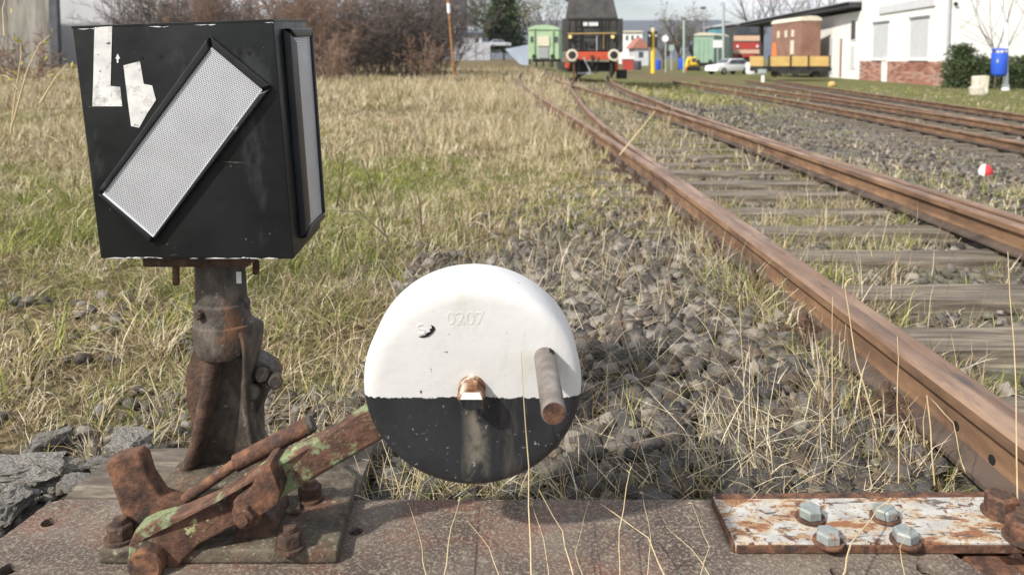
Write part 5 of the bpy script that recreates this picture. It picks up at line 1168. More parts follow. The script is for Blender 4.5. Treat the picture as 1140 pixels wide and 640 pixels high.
# reddish saplings at the edge of the thicket and conifer-like growth inside
SR = shrub_mesh(91, 1.9, 9, 0.5, M['twig_red'], 0.012)
for i, (px, Ys, lab) in enumerate(((356, 33, 'low reddish shrub right beside the lantern'), (375, 36, 'low reddish shrub in the middle of the meadow edge'), (470, 38, 'low reddish shrub near the white marker stake'), (28, 30, 'low reddish shrub before the concrete wall'))):
    x = (px - 570)/FPX*Ys; t = thing('red_shrub', (x, Ys, gzf(x, Ys)), lab, 'shrub', 'low reddish shrubs'); o = put_at('branches', SR, None, Matrix.Identity(4)); o.parent = t; o.matrix_local = Matrix.Rotation(i*2.1, 4, 'Z')
def tree(name, loc, h, label, leafm, seed, leaves=(30, 0.16, (0.35, 0.35, 0.3)), level=3, rad=0.2, split=3, cone=False, wig=.22, barkm='bark'):
    t = thing(name, loc, label, 'tree'); r = random.Random(seed); out = []; tips = []
    if cone:
        out.append(((0, 0, -.2), (0, 0, h), rad, 0.03))
        for k in range(90):
            z = h * (0.12 + 0.86 * (k / 90)); a = k * 2.4; L_ = (h - z) * 0.30 + 0.35
            p1 = (L_*math.cos(a), L_*math.sin(a), z - L_*0.12); out.append(((0, 0, z), p1, 0.05, 0.012))
            for f in (0.35, 0.6, 0.8, 1.0): tips.append(((p1[0]*f, p1[1]*f, z + (p1[2]-z)*f), (0, 0, 1)))
    else:
        out.append(((0, 0, -.2), (0, 0, h*0.28), rad, rad*0.85))
        for k in range(5):
            a = k*1.257 + r.uniform(-.4, .4); grow(r, (0, 0, h*(.2 + .03*k)), (0.6*math.cos(a), 0.6*math.sin(a), 1), h*0.62*r.uniform(.8, 1.1), rad*0.6, level-1, out, tips, wig, .16, split, .5)
    trunk = [s for s in out if s[2] > 0.045]; fine = [(a_, b_, max(c_, .012), max(d_, .010)) for a_, b_, c_, d_ in out if s is not None and c_ <= 0.045]
    v, tr = tubes_np(trunk or out[:1], 6); o = put_at('trunk', tri_mesh('trunk', v, tr, M[barkm], True), None, Matrix.Identity(4)); o.parent = t
    vs = []; ts = []; off = 0
    if fine:
        v, tr = tubes_np(fine); me = tri_mesh('limbs', v, tr, M['twig']); o2 = put_at('limbs', me, None, Matrix.Identity(4)); o2.parent = t
    if leafm:
        v, tr = leaf_cloud(np.random.default_rng(seed), [p for p, d in tips], *leaves); o3 = put_at('crown', tri_mesh('crown', v, tr, M[leafm]), None, Matrix.Identity(4)); o3.parent = t
    elif fine: o2.name = 'crown'
    return t
def tl_(px, Y): x = (px - 570)/FPX*Y; return (x, Y, gzf(x, Y))
tree('conifer_tree', tl_(561, 168), 19, 'dark green conifer rising behind the parked cars', 'leaf_dark', 3, (34, 0.36, (0.42, 0.42, 0.35)), cone=True)
tree('evergreen_tree', tl_(546, 175), 13.5, 'dark rounded evergreen left of the tall conifer', 'leaf_dark', 4, (9, 0.32, (0.55, 0.55, 0.5)))
tree('broadleaf_tree', tl_(590, 170), 17, 'olive brown tree above the green wagon', 'leaf_olive', 5, (5, 0.28, (0.55, 0.55, 0.55)))
tree('bare_tree', tl_(612, 125), 11, 'bare tree between green wagon and locomotive tender', None, 6)
tree('bare_tree', tl_(755, 105), 7.2, 'bare tree behind the white disc sign', 'leaf_olive', 8, (1, 0.16, (0.3, 0.3, 0.3)), split=4)
tree('bare_tree', tl_(738, 112), 5.2, 'low bare tree just right of the yellow signal post', None, 9, split=4)
tree('bare_tree', tl_(771, 108), 6.2, 'bare tree behind the mint green wagon', None, 10, split=4)
tree('bare_tree', tl_(840, 118), 13, 'tall bare tree above the red railcar', None, 12)
tree('bare_tree', tl_(872, 112), 14, 'tall bare tree above the canopy ridge', None, 13)
tree('bare_tree', tl_(908, 108), 13, 'tall bare tree above the low white wing', None, 14)
tree('olive_tree', tl_(375, 56), 6.5, 'olive green half-bare tree rising inside the thicket', 'leaf_olive', 15, (3, 0.09, (0.3, 0.3, 0.25)))
tree('olive_tree', tl_(440, 60), 7.0, 'olive green half-bare tree near the dark slate house', 'leaf_olive', 16, (2, 0.09, (0.3, 0.3, 0.25)))
tree('sapling', (at(1108, 90, 36.5).x, 36.5, gzf(22.3, 36.5)), 5.6, 'slim bare sapling behind the blue litter bin', None, 17, rad=0.05, level=2, split=2, wig=.12)
# hedge
r_ = np.random.default_rng(5); hx0, hx1 = at(1060, 80, 38.5).x, at(1155, 80, 38.5).x
cs = np.stack([r_.uniform(hx0, hx1, 2600), r_.uniform(38.0, 39.6, 2600), r_.uniform(-0.42, 0.95, 2600) ], -1)
cs[:, 2] += 0.12*np.sin(cs[:, 0]*2.3) + 0.1*np.sin(cs[:, 0]*5.1)
ex_ = np.stack([r_.normal(at(1073, 55, 38.5).x, .22, 260), r_.uniform(38.2, 39.2, 260), r_.uniform(0.8, 1.65, 260)], -1)
v, tr = leaf_cloud(r_, np.concatenate([cs, ex_]), 9, 0.07, (0.10, 0.10, 0.08))
t = thing('hedge', (at(1100, 90, 38.8).x, 38.8, -0.43), 'dark green clipped hedge before the white gable wall', 'hedge'); put('foliage', tri_mesh('foliage', v, tr, M['leaf_dark']), t)
mb = MB()
for k in range(9): x = hx0 + (hx1-hx0)*(k+.5)/9; mb.tube([(x, 38.8, -.5), (x + .05, 38.8, 0.7)], .03, n=5)
mb.build('stems', M['bark'], t)

# ------------------------------------------------------------------ ballast stones
from mathutils import noise as _mn
def hull_stone(seed, npts):
    r = random.Random(seed); bm = bmesh.new()
    for _ in range(npts):
        v = Vector((r.gauss(0, 1), r.gauss(0, 1), r.gauss(0, 1))).normalized() * r.uniform(.72, 1.15); bm.verts.new((max(-.85, min(.85, v.x)), max(-.62, min(.62, v.y*.85)), max(-.45, min(.45, v.z*.7))))
    res = bmesh.ops.convex_hull(bm, input=bm.verts)
    bmesh.ops.delete(bm, geom=[v for v in bm.verts if not v.link_faces], context='VERTS')
    bmesh.ops.triangulate(bm, faces=bm.faces)
    bm.verts.index_update()
    v = np.array([tuple(q.co) for q in bm.verts]); f = np.array([[q.index for q in fc_.verts] for fc_ in bm.faces]); bm.free()
    return v, f
def cut_stone(seed, cuts):
    """angular crushed stone: a skewed block with random corners sheared off"""
    r = random.Random(seed); bm = bmesh.new(); bmesh.ops.create_cube(bm, size=2.0)
    for v in bm.verts: v.co = Vector((v.co.x*(.95 + r.uniform(-.22, .15)), v.co.y*(.72 + r.uniform(-.2, .15)), v.co.z*(.42 + r.uniform(-.16, .12))))
    for _ in range(cuts):
        nrm = Vector((r.gauss(0, 1), r.gauss(0, 1), r.gauss(0, .8))).normalized(); ext = max(v.co.dot(nrm) for v in bm.verts)
        res = bmesh.ops.bisect_plane(bm, geom=bm.verts[:] + bm.edges[:] + bm.faces[:], plane_co=nrm*ext*r.uniform(.55, .82), plane_no=nrm, clear_outer=True)
        bmesh.ops.contextual_create(bm, geom=[e for e in res['geom_cut'] if isinstance(e, bmesh.types.BMEdge)])
    bmesh.ops.remove_doubles(bm, verts=bm.verts, dist=.02); bmesh.ops.recalc_face_normals(bm, faces=bm.faces); bmesh.ops.triangulate(bm, faces=bm.faces); bm.verts.index_update()
    v = np.array([tuple(q.co) for q in bm.verts]); f = np.array([[q.index for q in fc_.verts] for fc_ in bm.faces]); bm.free()
    return v, f
HULL = [cut_stone(100 + i, 3) for i in range(18)]; HULLN = [cut_stone(300 + i, 6) for i in range(20)]
def rotm(r):
    a, b, c = r.uniform(0, 6.283), r.normal(0, .55), r.normal(0, .55)
    Rz = np.array([[math.cos(a), -math.sin(a), 0], [math.sin(a), math.cos(a), 0], [0, 0, 1]])
    Rx = np.array([[1, 0, 0], [0, math.cos(b), -math.sin(b)], [0, math.sin(b), math.cos(b)]])
    Ry = np.array([[math.cos(c), 0, math.sin(c)], [0, 1, 0], [-math.sin(c), 0, math.cos(c)]])
    return Rz @ Rx @ Ry
def project(P):
    P = np.asarray(P, float); c, s = math.cos(PITCH), math.sin(PITCH); z = P[..., 2] - CAMZ
    fw = P[..., 1]*c - z*s; upv = P[..., 1]*s + z*c
    return W0/2 + FPX*P[..., 0]/fw, PY - FPX*upv/fw, fw
cand = []
sr = np.random.default_rng(77)
def stones_in(n, x0, x1, y0, y1, s0, s1, dens):
    x = sr.uniform(x0, x1, n); y = sr.uniform(y0, y1, n); s = s0 + (s1 - s0) * sr.random(n)**1.7 * 1.25; k = sr.random(n) < dens(x, y)
    for a, b, c in zip(x[k], y[k], s[k]): cand.append((a, b, c))
bz = lambda x, y: zones(x, y)[0]
stones_in(6400, -0.5, 1.08, 1.70, 4.2, 0.013, 0.036, lambda x, y: np.clip(bz(x, y)*1.15, 0, 1))
stones_in(5200, -0.6, 1.08, 4.2, 9.0, 0.014, 0.034, lambda x, y: np.clip(bz(x, y)*0.9, 0, 1))
stones_in(3200, 1.2, 2.65, 1.8, 7.0, 0.012, 0.028, lambda x, y: 0.55 + 0*x)
stones_in(1500, 1.2, 2.65, 7.0, 15.0, 0.018, 0.036, lambda x, y: 0.35 + 0*x)
stones_in(6500, 2.75, 7.6, 3.5, 14.0, 0.014, 0.032, lambda x, y: 0.5 + 0.35*wob(x, y, 1, 5))
stones_in(2600, 2.9, 8.0, 14.0, 24.0, 0.02, 0.04, lambda x, y: 0.4 + 0.2*wob(x, y, 1, 5))
stones_in(1600, 7.0, 12.0, 9.0, 20.0, 0.02, 0.04, lambda x, y: 0.8 + 0*x)
stones_in(1500, -1.3, -0.3, 1.70, 2.5, 0.006, 0.020, lambda x, y: 0.45 + .3*wob(x*3, y*3, 0, 6))
stones_in(500, -2.4, -1.0, 1.9, 3.4, 0.010, 0.026, lambda x, y: 0.35 + 0*x)
C = np.array(cand)
# keep clear of rails' feet, the stand and its plates
def clear(x, y):
    ok = np.ones(len(x), bool)
    for P in (P_LL, P_RR, P_LR, P_RL):
        px_ = np.interp(y, [p.y for p in P], [p.x for p in P]); ok &= (np.abs(x - px_) > 0.085) | (y < P[0].y)
    for P in (P_N1, P_N2, P_F1, P_F2):
        px_ = np.interp(y, [p.y for p in P], [p.x for p in P]); ok &= (np.abs(x - px_) > 0.07)
    ok &= ~((y < 1.72) & (x < 1.1)); ok &= ~((x > -0.84) & (x < -0.33) & (y < 1.95)); ok &= ~((x > -1.02) & (x < -0.36) & (y > 1.70) & (y < 2.0))
    return ok
C = C[clear(C[:, 0], C[:, 1])]
# sink stones on sleepers away from their tops except near the edges of the track
ysl_a = np.array(ysl)
onsl = (np.abs(C[:, 1][:, None] - ysl_a[None]).min(1) < 0.12) & (C[:, 0] > 1.2) & (C[:, 0] < 2.6)
C = C[~(onsl & (sr.random(len(C)) < 0.95))]
zC = gz(C[:, 0], C[:, 1]) + C[:, 2] * sr.uniform(0.05, 0.75, len(C))
px_, py_, dep = project(np.stack([C[:, 0], C[:, 1], zC], -1))
vis = (px_ > -20) & (px_ < 1160) & (py_ > 60) & (py_ < 645)
hid = ((px_ > 405) & (px_ < 646) & (py_ < 535) & (py_ > 290)) | ((px_ > 205) & (px_ < 290) & (py_ < 530))
size = C[:, 2] / dep; order = np.argsort(-np.where(vis & ~hid, size, 0)); near = set(order[:300].tolist())
NSM = []
for v, f in HULLN:
    me = tri_mesh('stone', v, f, M['stone']); NSM.append(me)
mstone = [mat('stone_%d' % i, [(0.3, tuple(np.array(c)*.7)), (0.7, tuple(np.array(c)*1.3))], scale=4, rough=0.95, spec=0.15, bump=0.012, bscale=4, layers=[((0.34, 0.32, 0.28), 12, 0.60, 0.70), ((0.12, 0.085, 0.06), 3, 0.58, 0.72)]) for i, c in enumerate(((0.09, 0.085, 0.08), (0.115, 0.106, 0.096), (0.15, 0.137, 0.122), (0.115, 0.092, 0.073), (0.07, 0.067, 0.065)))]
for i, me in enumerate(NSM): me.materials[0] = mstone[i % 5]
vsl, tsl, off = [], [], 0
for i in range(len(C)):
    if i in near:
        Rm = Matrix(rotm(sr).tolist()).to_4x4(); s = C[i, 2] * 1.1
        put_at('stone', NSM[i % 20], ground, Matrix.Translation((C[i, 0], C[i, 1], zC[i])) @ Rm @ Matrix.Diagonal((s, s, s, 1)))
    else:
        v, f = HULL[i % 18]; vv = (v @ rotm(sr).T) * C[i, 2] + np.array([C[i, 0], C[i, 1], zC[i]])
        vsl.append(vv); tsl.append(f + off); off += len(vv)
bal = put('ballast', tri_mesh('ballast', np.concatenate(vsl), np.concatenate(tsl), M['stone']), ground); tag(bal, kind='stuff')
# broken concrete rubble at the left edge, one white pebble
def chunk(name, px, py, z, sx, sy, sz, seed, m, label):
    p = onz(px, py, z); v, f = hull_stone(seed, 26); bm = bmesh.new(); bv = [bm.verts.new(tuple(q)) for q in v]
    for t_ in f: bm.faces.new([bv[k] for k in t_])
    bmesh.ops.subdivide_edges(bm, edges=bm.edges, cuts=5, use_grid_fill=True)
    for q in bm.verts: q.co += q.co.normalized() * (0.18 * _mn.fractal(q.co * 2.2 + Vector((seed, 0, 0)), 0.8, 2.0, 4) + 0.10 * _mn.noise(q.co * 7 + Vector((seed, 3, 0))))
    me = bpy.data.meshes.new(name); bm.to_mesh(me); bm.free(); me.materials.append(M[m])
    o = put_at(name, me, None, Matrix.Translation(p) @ Matrix.Rotation(seed*1.1, 4, 'Z') @ Matrix.Diagonal((sx, sy, sz, 1))); tag(o, label, 'rubble', 'rubble beside the switch stand')
chunk('rubble_chunk', 145, 497, -0.02, .10, .085, .075, 2, 'rubble', 'large pale concrete chunk behind the lever fork')
chunk('rubble_chunk', 25, 525, -0.05, .17, .11, .055, 3, 'rubble', 'broad broken concrete slab at the left picture edge')
chunk('rubble_chunk', 60, 487, -0.04, .09, .05, .035, 4, 'rubble', 'small flat grey chunk above the broken slab')
chunk('rubble_chunk', 120, 515, -0.05, .06, .06, .04, 6, 'rubble', 'small grey chunk below the large pale chunk')
chunk('rubble_chunk', 10, 560, -0.05, .08, .07, .05, 7, 'rubble', 'mossy chunk beside the plate corner at left')
chunk('rubble_chunk', 88, 540, -0.05, .07, .05, .04, 8, 'rubble', 'dark rough chunk between slab and timber')
chunk('pebble', 76, 564, 0.0, .030, .022, .020, 9, 'white_paint', 'smooth white pebble beside the steel plate')

# ------------------------------------------------------------------ grass
def blades(base, az, length, width, lean, curl, r, seg=3):
    """ribbon blades; lean = initial tilt from vertical, curl = added tilt towards the tip (radians)"""
    N_ = len(base); az = az[:, None]; dirh = np.concatenate([np.cos(az), np.sin(az), np.zeros_like(az)], 1)
    side_ = np.concatenate([-np.sin(az + r.normal(0, .5, az.shape)), np.cos(az), r.normal(0, .25, az.shape)], 1)
    rows = [base]; p = base
    for i in range(seg):
        th = (lean + curl * (i + .5) / seg)[:, None]; step = (length / seg)[:, None]
        kink = r.normal(0, .10, (N_, 3))
        p = p + step * (dirh * np.sin(th) + np.array([0, 0, 1.]) * np.cos(th) + kink); rows.append(p)
    ws = [1.0, 0.85, 0.55, 0.0] if seg == 3 else [1.0, 0.7, 0.0]
    vs = []
    for i, p in enumerate(rows):
        w_ = (width * ws[i] * 0.5)[:, None]
        if i < seg: vs += [p - side_ * w_, p + side_ * w_]
        else: vs += [p]
    Vv = np.stack(vs, 1); nv = 2*seg + 1; tr = []
    for i in range(seg - 1): a = 2*i; tr += [[a, a+1, a+3], [a, a+3, a+2]]
    a = 2*(seg-1); tr.append([a, a+1, a+2])
    return Vv.reshape(-1, 3), ((np.arange(N_) * nv)[:, None, None] + np.array(tr)[None]).reshape(-1, 3)
class Acc:
    def __init__(s): s.v = []; s.t = []; s.n = 0
    def add(s, v, t): s.v.append(v); s.t.append(t + s.n); s.n += len(v)
dryA, greenA = Acc(), Acc()
gr = np.random.default_rng(2024)
def blocked(x, y):
    b = np.zeros(len(x), bool)
    for P in (P_LL, P_RR, P_LR, P_RL, P_N1, P_N2, P_F1, P_F2):
        b |= (np.abs(x - np.interp(y, [p.y for p in P], [p.x for p in P])) < 0.055) & (y > P[0].y) & (y < P[-1].y)
    ns_ = np.abs(np.asarray(y)[:, None] - np.array(ysl)[None]).min(1)
    b |= (ns_ < 0.125) & (x > 1.2) & (x < 2.62) & (y < 24) & (((x*37.7 + y*11.3) % 1.0) < 0.88)
    b |= (y < 1.70) & (x < 1.1); b |= (x > -0.80) & (x < -0.36) & (y < 1.93)
    return b
def tufts(n, x0, x1, y0, y1, dens, per, rad, hl, wd, lean, curl, greenp, seg=3, aniso=1.0):
    x = gr.uniform(x0, x1, n); y = gr.uniform(y0, y1, n); k = (gr.random(n) < dens(x, y)) & ~blocked(x, y); x, y = x[k], y[k]
    if not len(x): return
    isg = gr.random(len(x)) < greenp(x, y)
    sc = gr.uniform(.5, 1.2, len(x)) * np.clip(1 + .4*wob(x*1.9 + 7, y*1.9, 0, 6), .55, 1.6)
    for flag, acc in ((False, dryA), (True, greenA)):
        xx, yy, ss = x[isg == flag], y[isg == flag], sc[isg == flag]
        if not len(xx): continue
        cnt = per; bx_ = np.repeat(xx, cnt); by_ = np.repeat(yy, cnt); s_ = np.repeat(ss, cnt); N_ = len(bx_)
        ang_ = gr.uniform(0, 6.283, N_); rr_ = np.abs(gr.normal(0, rad, N_)) * s_
        bx2, by2 = bx_ + rr_*np.cos(ang_), by_ + rr_*np.sin(ang_); ok = ~blocked(bx2, by2); 
        bx2, by2, ang_, s_ = bx2[ok], by2[ok], ang_[ok], s_[ok]; N_ = len(bx2)
        L_ = gr.uniform(hl[0], hl[1], N_) * s_ * (0.85 if flag else 1.0)
        v, t = blades(np.stack([bx2, by2, gz(bx2, by2) - .005], -1), ang_ + gr.normal(0, .7, N_), L_, gr.uniform(wd[0], wd[1], N_), np.abs(gr.normal(lean[0], lean[1], N_)), np.abs(gr.normal(curl[0], curl[1], N_)) , gr, seg)
        acc.add(v, t)
pat = lambda x, y: wob(x*1.3 + 3, y*1.3, 0, 6)
hum = lambda x, y: np.clip(.72 + .50*wob(x*2.3 + 1, y*2.3 + 5, 0, 7), .20, 1)
turf = lambda x, y: np.clip(1.1 - 1.25*zones(x, y)[0], 0, 1)
gprob = lambda x, y: np.clip(0.42 + 0.42*wob(x*0.9, y*0.9, 1, 6) + 0.10*sstep(-.2, -1.2, x)*sstep(9, 4, y), 0.03, .85)
# meadow left of the track, near to far
tufts(7000, -3.0, 1.05, 1.75, 4.0, lambda x, y: turf(x, y)*sstep(2.0, 2.5, y + .15*pat(x, y))*hum(x, y), 34, 0.055, (.03, .115), (.0016, .0036), (.75, .45), (1.0, .7), gprob)
tufts(11000, -5.2, 1.05, 4.0, 8.0, lambda x, y: turf(x, y)*hum(x, y), 20, 0.08, (.04, .15), (.0026, .0052), (.7, .4), (.9, .6), lambda x, y: gprob(x, y)*1.05, 2)
tufts(10000, -10, 1.1, 8.0, 16.0, lambda x, y: turf(x, y)*hum(x, y), 14, 0.12, (.06, .19), (.005, .0095), (.6, .4), (.8, .5), lambda x, y: gprob(x, y)*.6, 2)
tufts(7000, -20, 2.5, 16, 32, lambda x, y: turf(x, y), 9, 0.18, (.12, .34), (.010, .018), (.3, .25), (.6, .4), lambda x, y: gprob(x, y)*.32, 2)
tufts(6000, -38, 2, 32, 62, lambda x, y: turf(x, y)*.9, 7, 0.3, (.15, .45), (.018, .034), (.3, .25), (.5, .4), lambda x, y: gprob(x, y)*.3, 2)
# tall pale grass beside the left rail further back
tufts(1600, -1.6, 0.9, 7, 30, lambda x, y: .8 + 0*x, 10, 0.09, (.15, .34), (.005, .010), (.25, .2), (.5, .4), lambda x, y: .06 + 0*x, 2)
# coarse tussocks, broader blades
tus = lambda x, y: sstep(.35, .9, wob(x*1.6 + 4, y*1.6 + 8, 0, 7))
tufts(900, -3.4, 0.5, 2.2, 5.0, lambda x, y: turf(x, y)*(.06 + .8*tus(x, y)), 26, 0.03, (.10, .26), (.003, .0055), (.45, .3), (1.3, .6), lambda x, y: .55 + 0*x)
tufts(1100, -6, 0.8, 5.0, 10, lambda x, y: turf(x, y)*(.08 + .8*tus(x, y)), 20, 0.05, (.12, .28), (.004, .008), (.4, .3), (1.2, .6), lambda x, y: .35 + 0*x)
# weeds in the ballast, clumped
clump = lambda x, y: sstep(.15, .75, wob(x*2.1 + 9, y*2.1 + 4, 0, 7))
tufts(1900, -0.4, 1.1, 1.75, 4.5, lambda x, y: .09 + .9*clump(x, y), 26, 0.045, (.05, .20), (.0016, .0034), (.55, .4), (1.0, .7), lambda x, y: .26 + 0*x)
tufts(2200, -0.4, 1.1, 4.5, 12, lambda x, y: .30 + .7*clump(x, y), 20, 0.07, (.06, .22), (.003, .006), (.45, .35), (.9, .5), lambda x, y: .25 + 0*x)
# along the feet of the rails and over the sleepers
rl = lambda x, y: np.maximum(np.exp(-((x - 1.02)/.09)**2), np.exp(-((x - 1.36)/.12)**2))*.75 + .10 + .55*clump(x, y)
tufts(4200, 0.9, 2.7, 1.8, 7, rl, 22, 0.05, (.05, .19), (.0018, .004), (.5, .4), (1.0, .6), lambda x, y: .45 + 0*x)
tufts(4200, 0.8, 2.8, 7, 24, lambda x, y: .32 + .6*clump(x, y), 14, 0.09, (.07, .24), (.005, .010), (.4, .3), (.8, .5), lambda x, y: .36 + 0*x, 2)
# right of the turnout
tufts(4200, 2.8, 7.2, 3.5, 14, lambda x, y: .10 + .75*sstep(.0, .7, wob(x*1.2 + 2, y*1.2, 0, 6)), 16, 0.10, (.04, .14), (.004, .008), (.6, .35), (.8, .5), lambda x, y: .40 + 0*x, 2)
tufts(3200, 2.8, 9, 14, 30, lambda x, y: .15 + .7*sstep(.0, .7, wob(x*.8 + 2, y*.8, 0, 5)), 10, 0.15, (.06, .2), (.009, .016), (.5, .3), (.7, .4), lambda x, y: .6 + 0*x, 2)
tufts(2600, 3.2, 11, 22, 46, lambda x, y: .8 + 0*x, 8, 0.22, (.08, .24), (.014, .024), (.4, .3), (.6, .4), lambda x, y: .72 + 0*x, 2)
tufts(3600, 10, 28, 14, 40, lambda x, y: (x > 9.8 + .13*y)*.85, 8, 0.16, (.05, .14), (.010, .018), (.4, .3), (.6, .4), lambda x, y: .72 + 0*x, 2)
tufts(520, -1.35, -0.25, 1.96, 2.7, lambda x, y: .35 + .5*clump(x*1.7, y*1.7), 26, 0.04, (.04, .15), (.0015, .0032), (.75, .4), (1.0, .7), lambda x, y: .35 + 0*x)
# straggling grass over the plate edge, in front of the ballast
tufts(110, -0.33, 0.45, 1.70, 1.80, lambda x, y: .9 + 0*x, 16, 0.045, (.06, .22), (.0015, .003), (.8, .4), (.9, .7), lambda x, y: .32 + 0*x)
tufts(60, 0.42, 1.02, 1.71, 1.84, lambda x, y: .95 + 0*x, 16, 0.045, (.06, .20), (.0015, .003), (.7, .4), (.9, .7), lambda x, y: .30 + 0*x)
# long fallen straws lying across the ballast
n = 1500; fx_ = gr.uniform(-.4, 1.05, n); fy_ = gr.uniform(1.74, 3.6, n); k = ~blocked(fx_, fy_)
v, t_ = blades(np.stack([fx_, fy_, gz(fx_, fy_) + .02], -1)[k], gr.uniform(0, 6.28, n)[k], gr.uniform(.10, .36, n)[k], gr.uniform(.0012, .0024, n)[k], gr.normal(1.15, .25, n)[k], gr.uniform(.1, .6, n)[k], gr); dryA.add(v, t_)
# thin upright dead stems
n = 480; fx_ = gr.uniform(-.3, 2.6, n); fy_ = gr.uniform(1.75, 6, n); k = ~blocked(fx_, fy_)
v, t_ = blades(np.stack([fx_, fy_, gz(fx_, fy_)], -1)[k], gr.uniform(0, 6.28, n)[k], gr.uniform(.12, .30, n)[k], gr.uniform(.0016, .0026, n)[k], np.abs(gr.normal(.2, .15, n))[k], gr.uniform(.0, .4, n)[k], gr); dryA.add(v, t_)
o = put('dry_grass', tri_mesh('dry_grass', np.concatenate(dryA.v), np.concatenate(dryA.t), M['dry'])); tag(o, 'straw-coloured dry winter grass over meadow and ballast', 'grass', kind='stuff')
o = put('green_grass', tri_mesh('green_grass', np.concatenate(greenA.v), np.concatenate(greenA.t), M['green'])); tag(o, 'fresh green grass tufts among the dry grass', 'grass', kind='stuff')

# dark dead twigs lying in the bare patch right of the lantern
twA = Acc(); n = 420; fx_ = gr.normal(-.3, .7, n); fy_ = gr.normal(3.8, .55, n); k = ~blocked(fx_, fy_) & (fy_ > 2.3)
v, t_ = blades(np.stack([fx_, fy_, gz(fx_, fy_) + .03], -1)[k], gr.uniform(0, 6.28, n)[k], gr.uniform(.12, .40, n)[k], gr.uniform(.003, .006, n)[k], gr.normal(1.15, .3, n)[k], gr.uniform(.0, .5, n)[k], gr); twA.add(v, t_)
n = 500; fx_ = gr.uniform(-2.5, 1.0, n); fy_ = gr.uniform(1.75, 5.5, n); k = ~blocked(fx_, fy_)
v, t_ = blades(np.stack([fx_, fy_, gz(fx_, fy_) + .02], -1)[k], gr.uniform(0, 6.28, n)[k], gr.uniform(.05, .22, n)[k], gr.uniform(.002, .004, n)[k], gr.normal(1.1, .35, n)[k], gr.uniform(.0, .5, n)[k], gr); twA.add(v, t_)
o = put('dead_twigs', tri_mesh('dead_twigs', np.concatenate(twA.v), np.concatenate(twA.t), M['bark'])); tag(o, 'dark dead twigs lying in the grass and ballast', 'twigs', kind='stuff')

# ------------------------------------------------------------------ single dry stalks and weeds one can point at
def stalk(pts, r0, label, seedhead=None, curl=None):
    P = [Vector(p) for p in pts]; t = thing('dry_stalk', P[0], label, 'grass stalk', 'tall dry stalks')
    path = []
    for i in range(len(P) - 1):
        for f in (0, .33, .66): path.append(P[i].lerp(P[i+1], f) + Vector((rnd.uniform(-1, 1), rnd.uniform(-1, 1), rnd.uniform(-1, 1)))*.002)
    path.append(P[-1]); mb = MB(); mb.tube(path, [r0*(1 - .6*i/len(path)) for i in range(len(path))], n=5); mb.build('stem', M['stalk'], t, smooth=True)
    if seedhead:
        mb = MB(); ax_ = (P[-1] - P[-2]).normalized()
        for k in range(seedhead): d = (ax_ + Vector((rnd.gauss(0, .35), rnd.gauss(0, .35), rnd.uniform(-.5, .1)))).normalized(); b_ = P[-1] - ax_*k*.006; mb.tube([b_, b_ + d*.007, b_ + d*.013 + Vector((0, 0, -.003))], [.0008, .0014, .0004], n=4)
        mb.build('seed_head', M['stalk'], t)
    return t
stalk([at(592, 650, 1.330), at(588, 520, 1.410), at(580, 391, 1.415)], .0016, 'thin upright straw standing before the black and white counterweight')
stalk([at(640, 650, 1.330), at(625, 590, 1.470), at(600, 545, 1.480)], .0015, 'slanting straw below the counterweight over the steel plate')
stalk([at(493, 650, 1.330), at(503, 588, 1.500), at(512, 555, 1.620)], .0015, 'straw rising from the steel plate left of the counterweight foot', 3)
stalk([at(690, 650, 1.330), at(690, 590, 1.500), at(702, 520, 1.580)], .0014, 'straw before the plate left of the flaking white strip', 3)
stalk([at(740, 640, 1.330), at(722, 598, 1.500), at(668, 560, 1.640)], .0015, 'long straw leaning left across the steel plate')
stalk([at(935, 650, 1.330), at(948, 605, 1.420), at(978, 565, 1.550), at(990, 556, 1.570)], .0018, 'curled straw bending over the flaking white strip', 4)
stalk([at(975, 470, 1.780), at(953, 400, 1.800), at(940, 320, 1.820), at(944, 312, 1.820)], .0018, 'tall thin straw crossing the near rail', 4)
stalk([at(926, 500, 1.900), at(927, 400, 1.920), at(927, 330, 1.930)], .0015, 'straight straw standing just left of the near rail')
stalk([at(1000, 540, 1.780), at(999, 450, 1.800), at(999, 374, 1.810)], .0016, 'straight straw in front of the near rail web')
stalk([at(1133, 560, 1.600), at(1131, 430, 1.620), at(1122, 280, 1.640)], .0017, 'tall straw at the right picture edge')
stalk([at(1040, 540, 1.750), at(1033, 440, 1.760), at(1060, 470, 1.755), at(1072, 520, 1.740)], .0017, 'drooping hooked straw before the rail bolt holes', 4)
stalk([at(868, 600, 2.05), at(855, 520, 2.06), at(836, 430, 2.08)], .0014, 'slim straw above the left end of the flaking strip')
stalk([at(690, 173, 6.2), at(729, 124, 6.4)], .006, 'long pale stick leaning against the turnout rails')
stalk([at(775, 400, 3.2), at(768, 360, 3.2), at(762, 318, 3.22)], .0022, 'dead stem standing in the ballast near the curved weeds', 5)
stalk([at(837, 590, 1.850), at(842, 520, 1.880), at(829, 470, 1.900), at(823, 330, 1.930)], .0015, 'bent straw in the ballast left of the rail', 3)
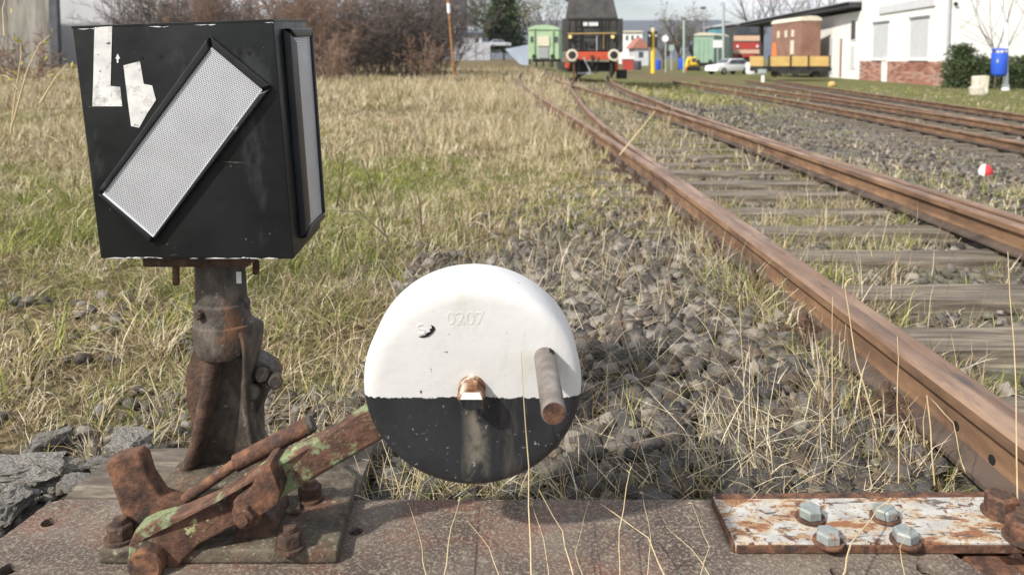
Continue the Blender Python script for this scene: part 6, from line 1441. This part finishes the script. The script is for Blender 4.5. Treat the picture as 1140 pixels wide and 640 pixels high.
for (a_, b_, c_, la) in (((475, 660, 1.330), (470, 610, 1.420), (455, 560, 1.660), 'thin straw nearest the lever arm on the plate'), ((560, 655, 1.330), (545, 610, 1.420), (515, 572, 1.660), 'straw leaning left under the counterweight edge'),
    ((612, 652, 1.330), (605, 600, 1.420), (592, 560, 1.620), 'short straw rising behind the upright counterweight straw'), ((655, 655, 1.330), (640, 615, 1.420), (655, 560, 1.660), 'kinked straw right of the counterweight foot'),
    ((720, 652, 1.330), (725, 600, 1.420), (715, 548, 1.680), 'upright straw in the middle of the steel plate'), ((775, 650, 1.330), (790, 610, 1.420), (770, 560, 1.660), 'bowed straw just left of the flaking white strip'),
    ((800, 655, 1.330), (770, 612, 1.420), (735, 578, 1.640), 'straw lying slantwise left of the white strip corner'), ((1010, 655, 1.330), (1002, 610, 1.420), (1012, 585, 1.500), 'short straw before the lower right zinc bolt')):
    stalk([at(*a_), at(*b_), at(*c_)], .0009, la, 2)
# dead branching weed between lantern and counterweight
def weed(name, base, tips_, r0, m, label, leaves=None, lm=None):
    b_ = Vector(base); t = thing(name, b_, label, 'weed'); mb = MB(); ends = []
    for pts in tips_:
        P = [Vector(p) for p in pts]; mb.tube(P, [r0*(1 - .7*i/(len(P)-1)) for i in range(len(P))], n=5); ends += P[1:]
    mb.build('stems', m, t, smooth=True)
    if leaves:
        v, tr = leaf_cloud(np.random.default_rng(8), [tuple(p) for p in ends], leaves[0], leaves[1], leaves[2]); put('leaves', tri_mesh('leaves', v, tr, lm), t)
    return t
Yw = 3.6
weed('dead_weed', at(440, 290, Yw), [[at(440, 290, Yw), at(425, 250, Yw), at(410, 195, Yw), at(402, 178, Yw)], [at(432, 265, Yw), at(400, 236, Yw), at(358, 234, Yw)], [at(375, 230, Yw + .1), at(380, 200, Yw), at(385, 160, Yw)], [at(470, 265, Yw), at(468, 230, Yw), at(462, 200, Yw)]], .0045, M['bark'], 'dark dead weed stems right of the lantern box')
Yw = 2.9
weed('yellow_weed', at(18, 130, Yw), [[at(12, 150, Yw), at(18, 100, Yw), at(24, 60, Yw), at(22, 45, Yw)], [at(14, 140, Yw), at(30, 80, Yw), at(44, 50, Yw), at(55, 40, Yw)], [at(45, 115, Yw), at(60, 90, Yw), at(76, 70, Yw)], [at(5, 40, Yw), at(3, 10, Yw), at(8, -10, Yw)], [at(20, 100, Yw), at(8, 85, Yw), at(2, 84, Yw)]], .004, M['stalk'], 'thin weed with small yellow leaves at the left edge', (3, .012, (.02, .02, .02)), M['leaf_yellow'])

# ------------------------------------------------------------------ thin haze in the air
mh = bpy.data.materials.new('haze'); mh.use_nodes = True; hn = mh.node_tree.nodes; hn.remove(hn['Principled BSDF'])
pv = hn.new('ShaderNodeVolumePrincipled'); pv.inputs['Color'].default_value = (0.80, 0.87, 1.0, 1); pv.inputs['Density'].default_value = 0.00010; pv.inputs['Anisotropy'].default_value = 0.2
mh.node_tree.links.new(pv.outputs[0], hn['Material Output'].inputs['Volume'])
mb = MB(); mb.box((0, 2170, 75), (8600, 4560, 162)); hz = mb.build('haze', mh); tag(hz, kind='stuff')
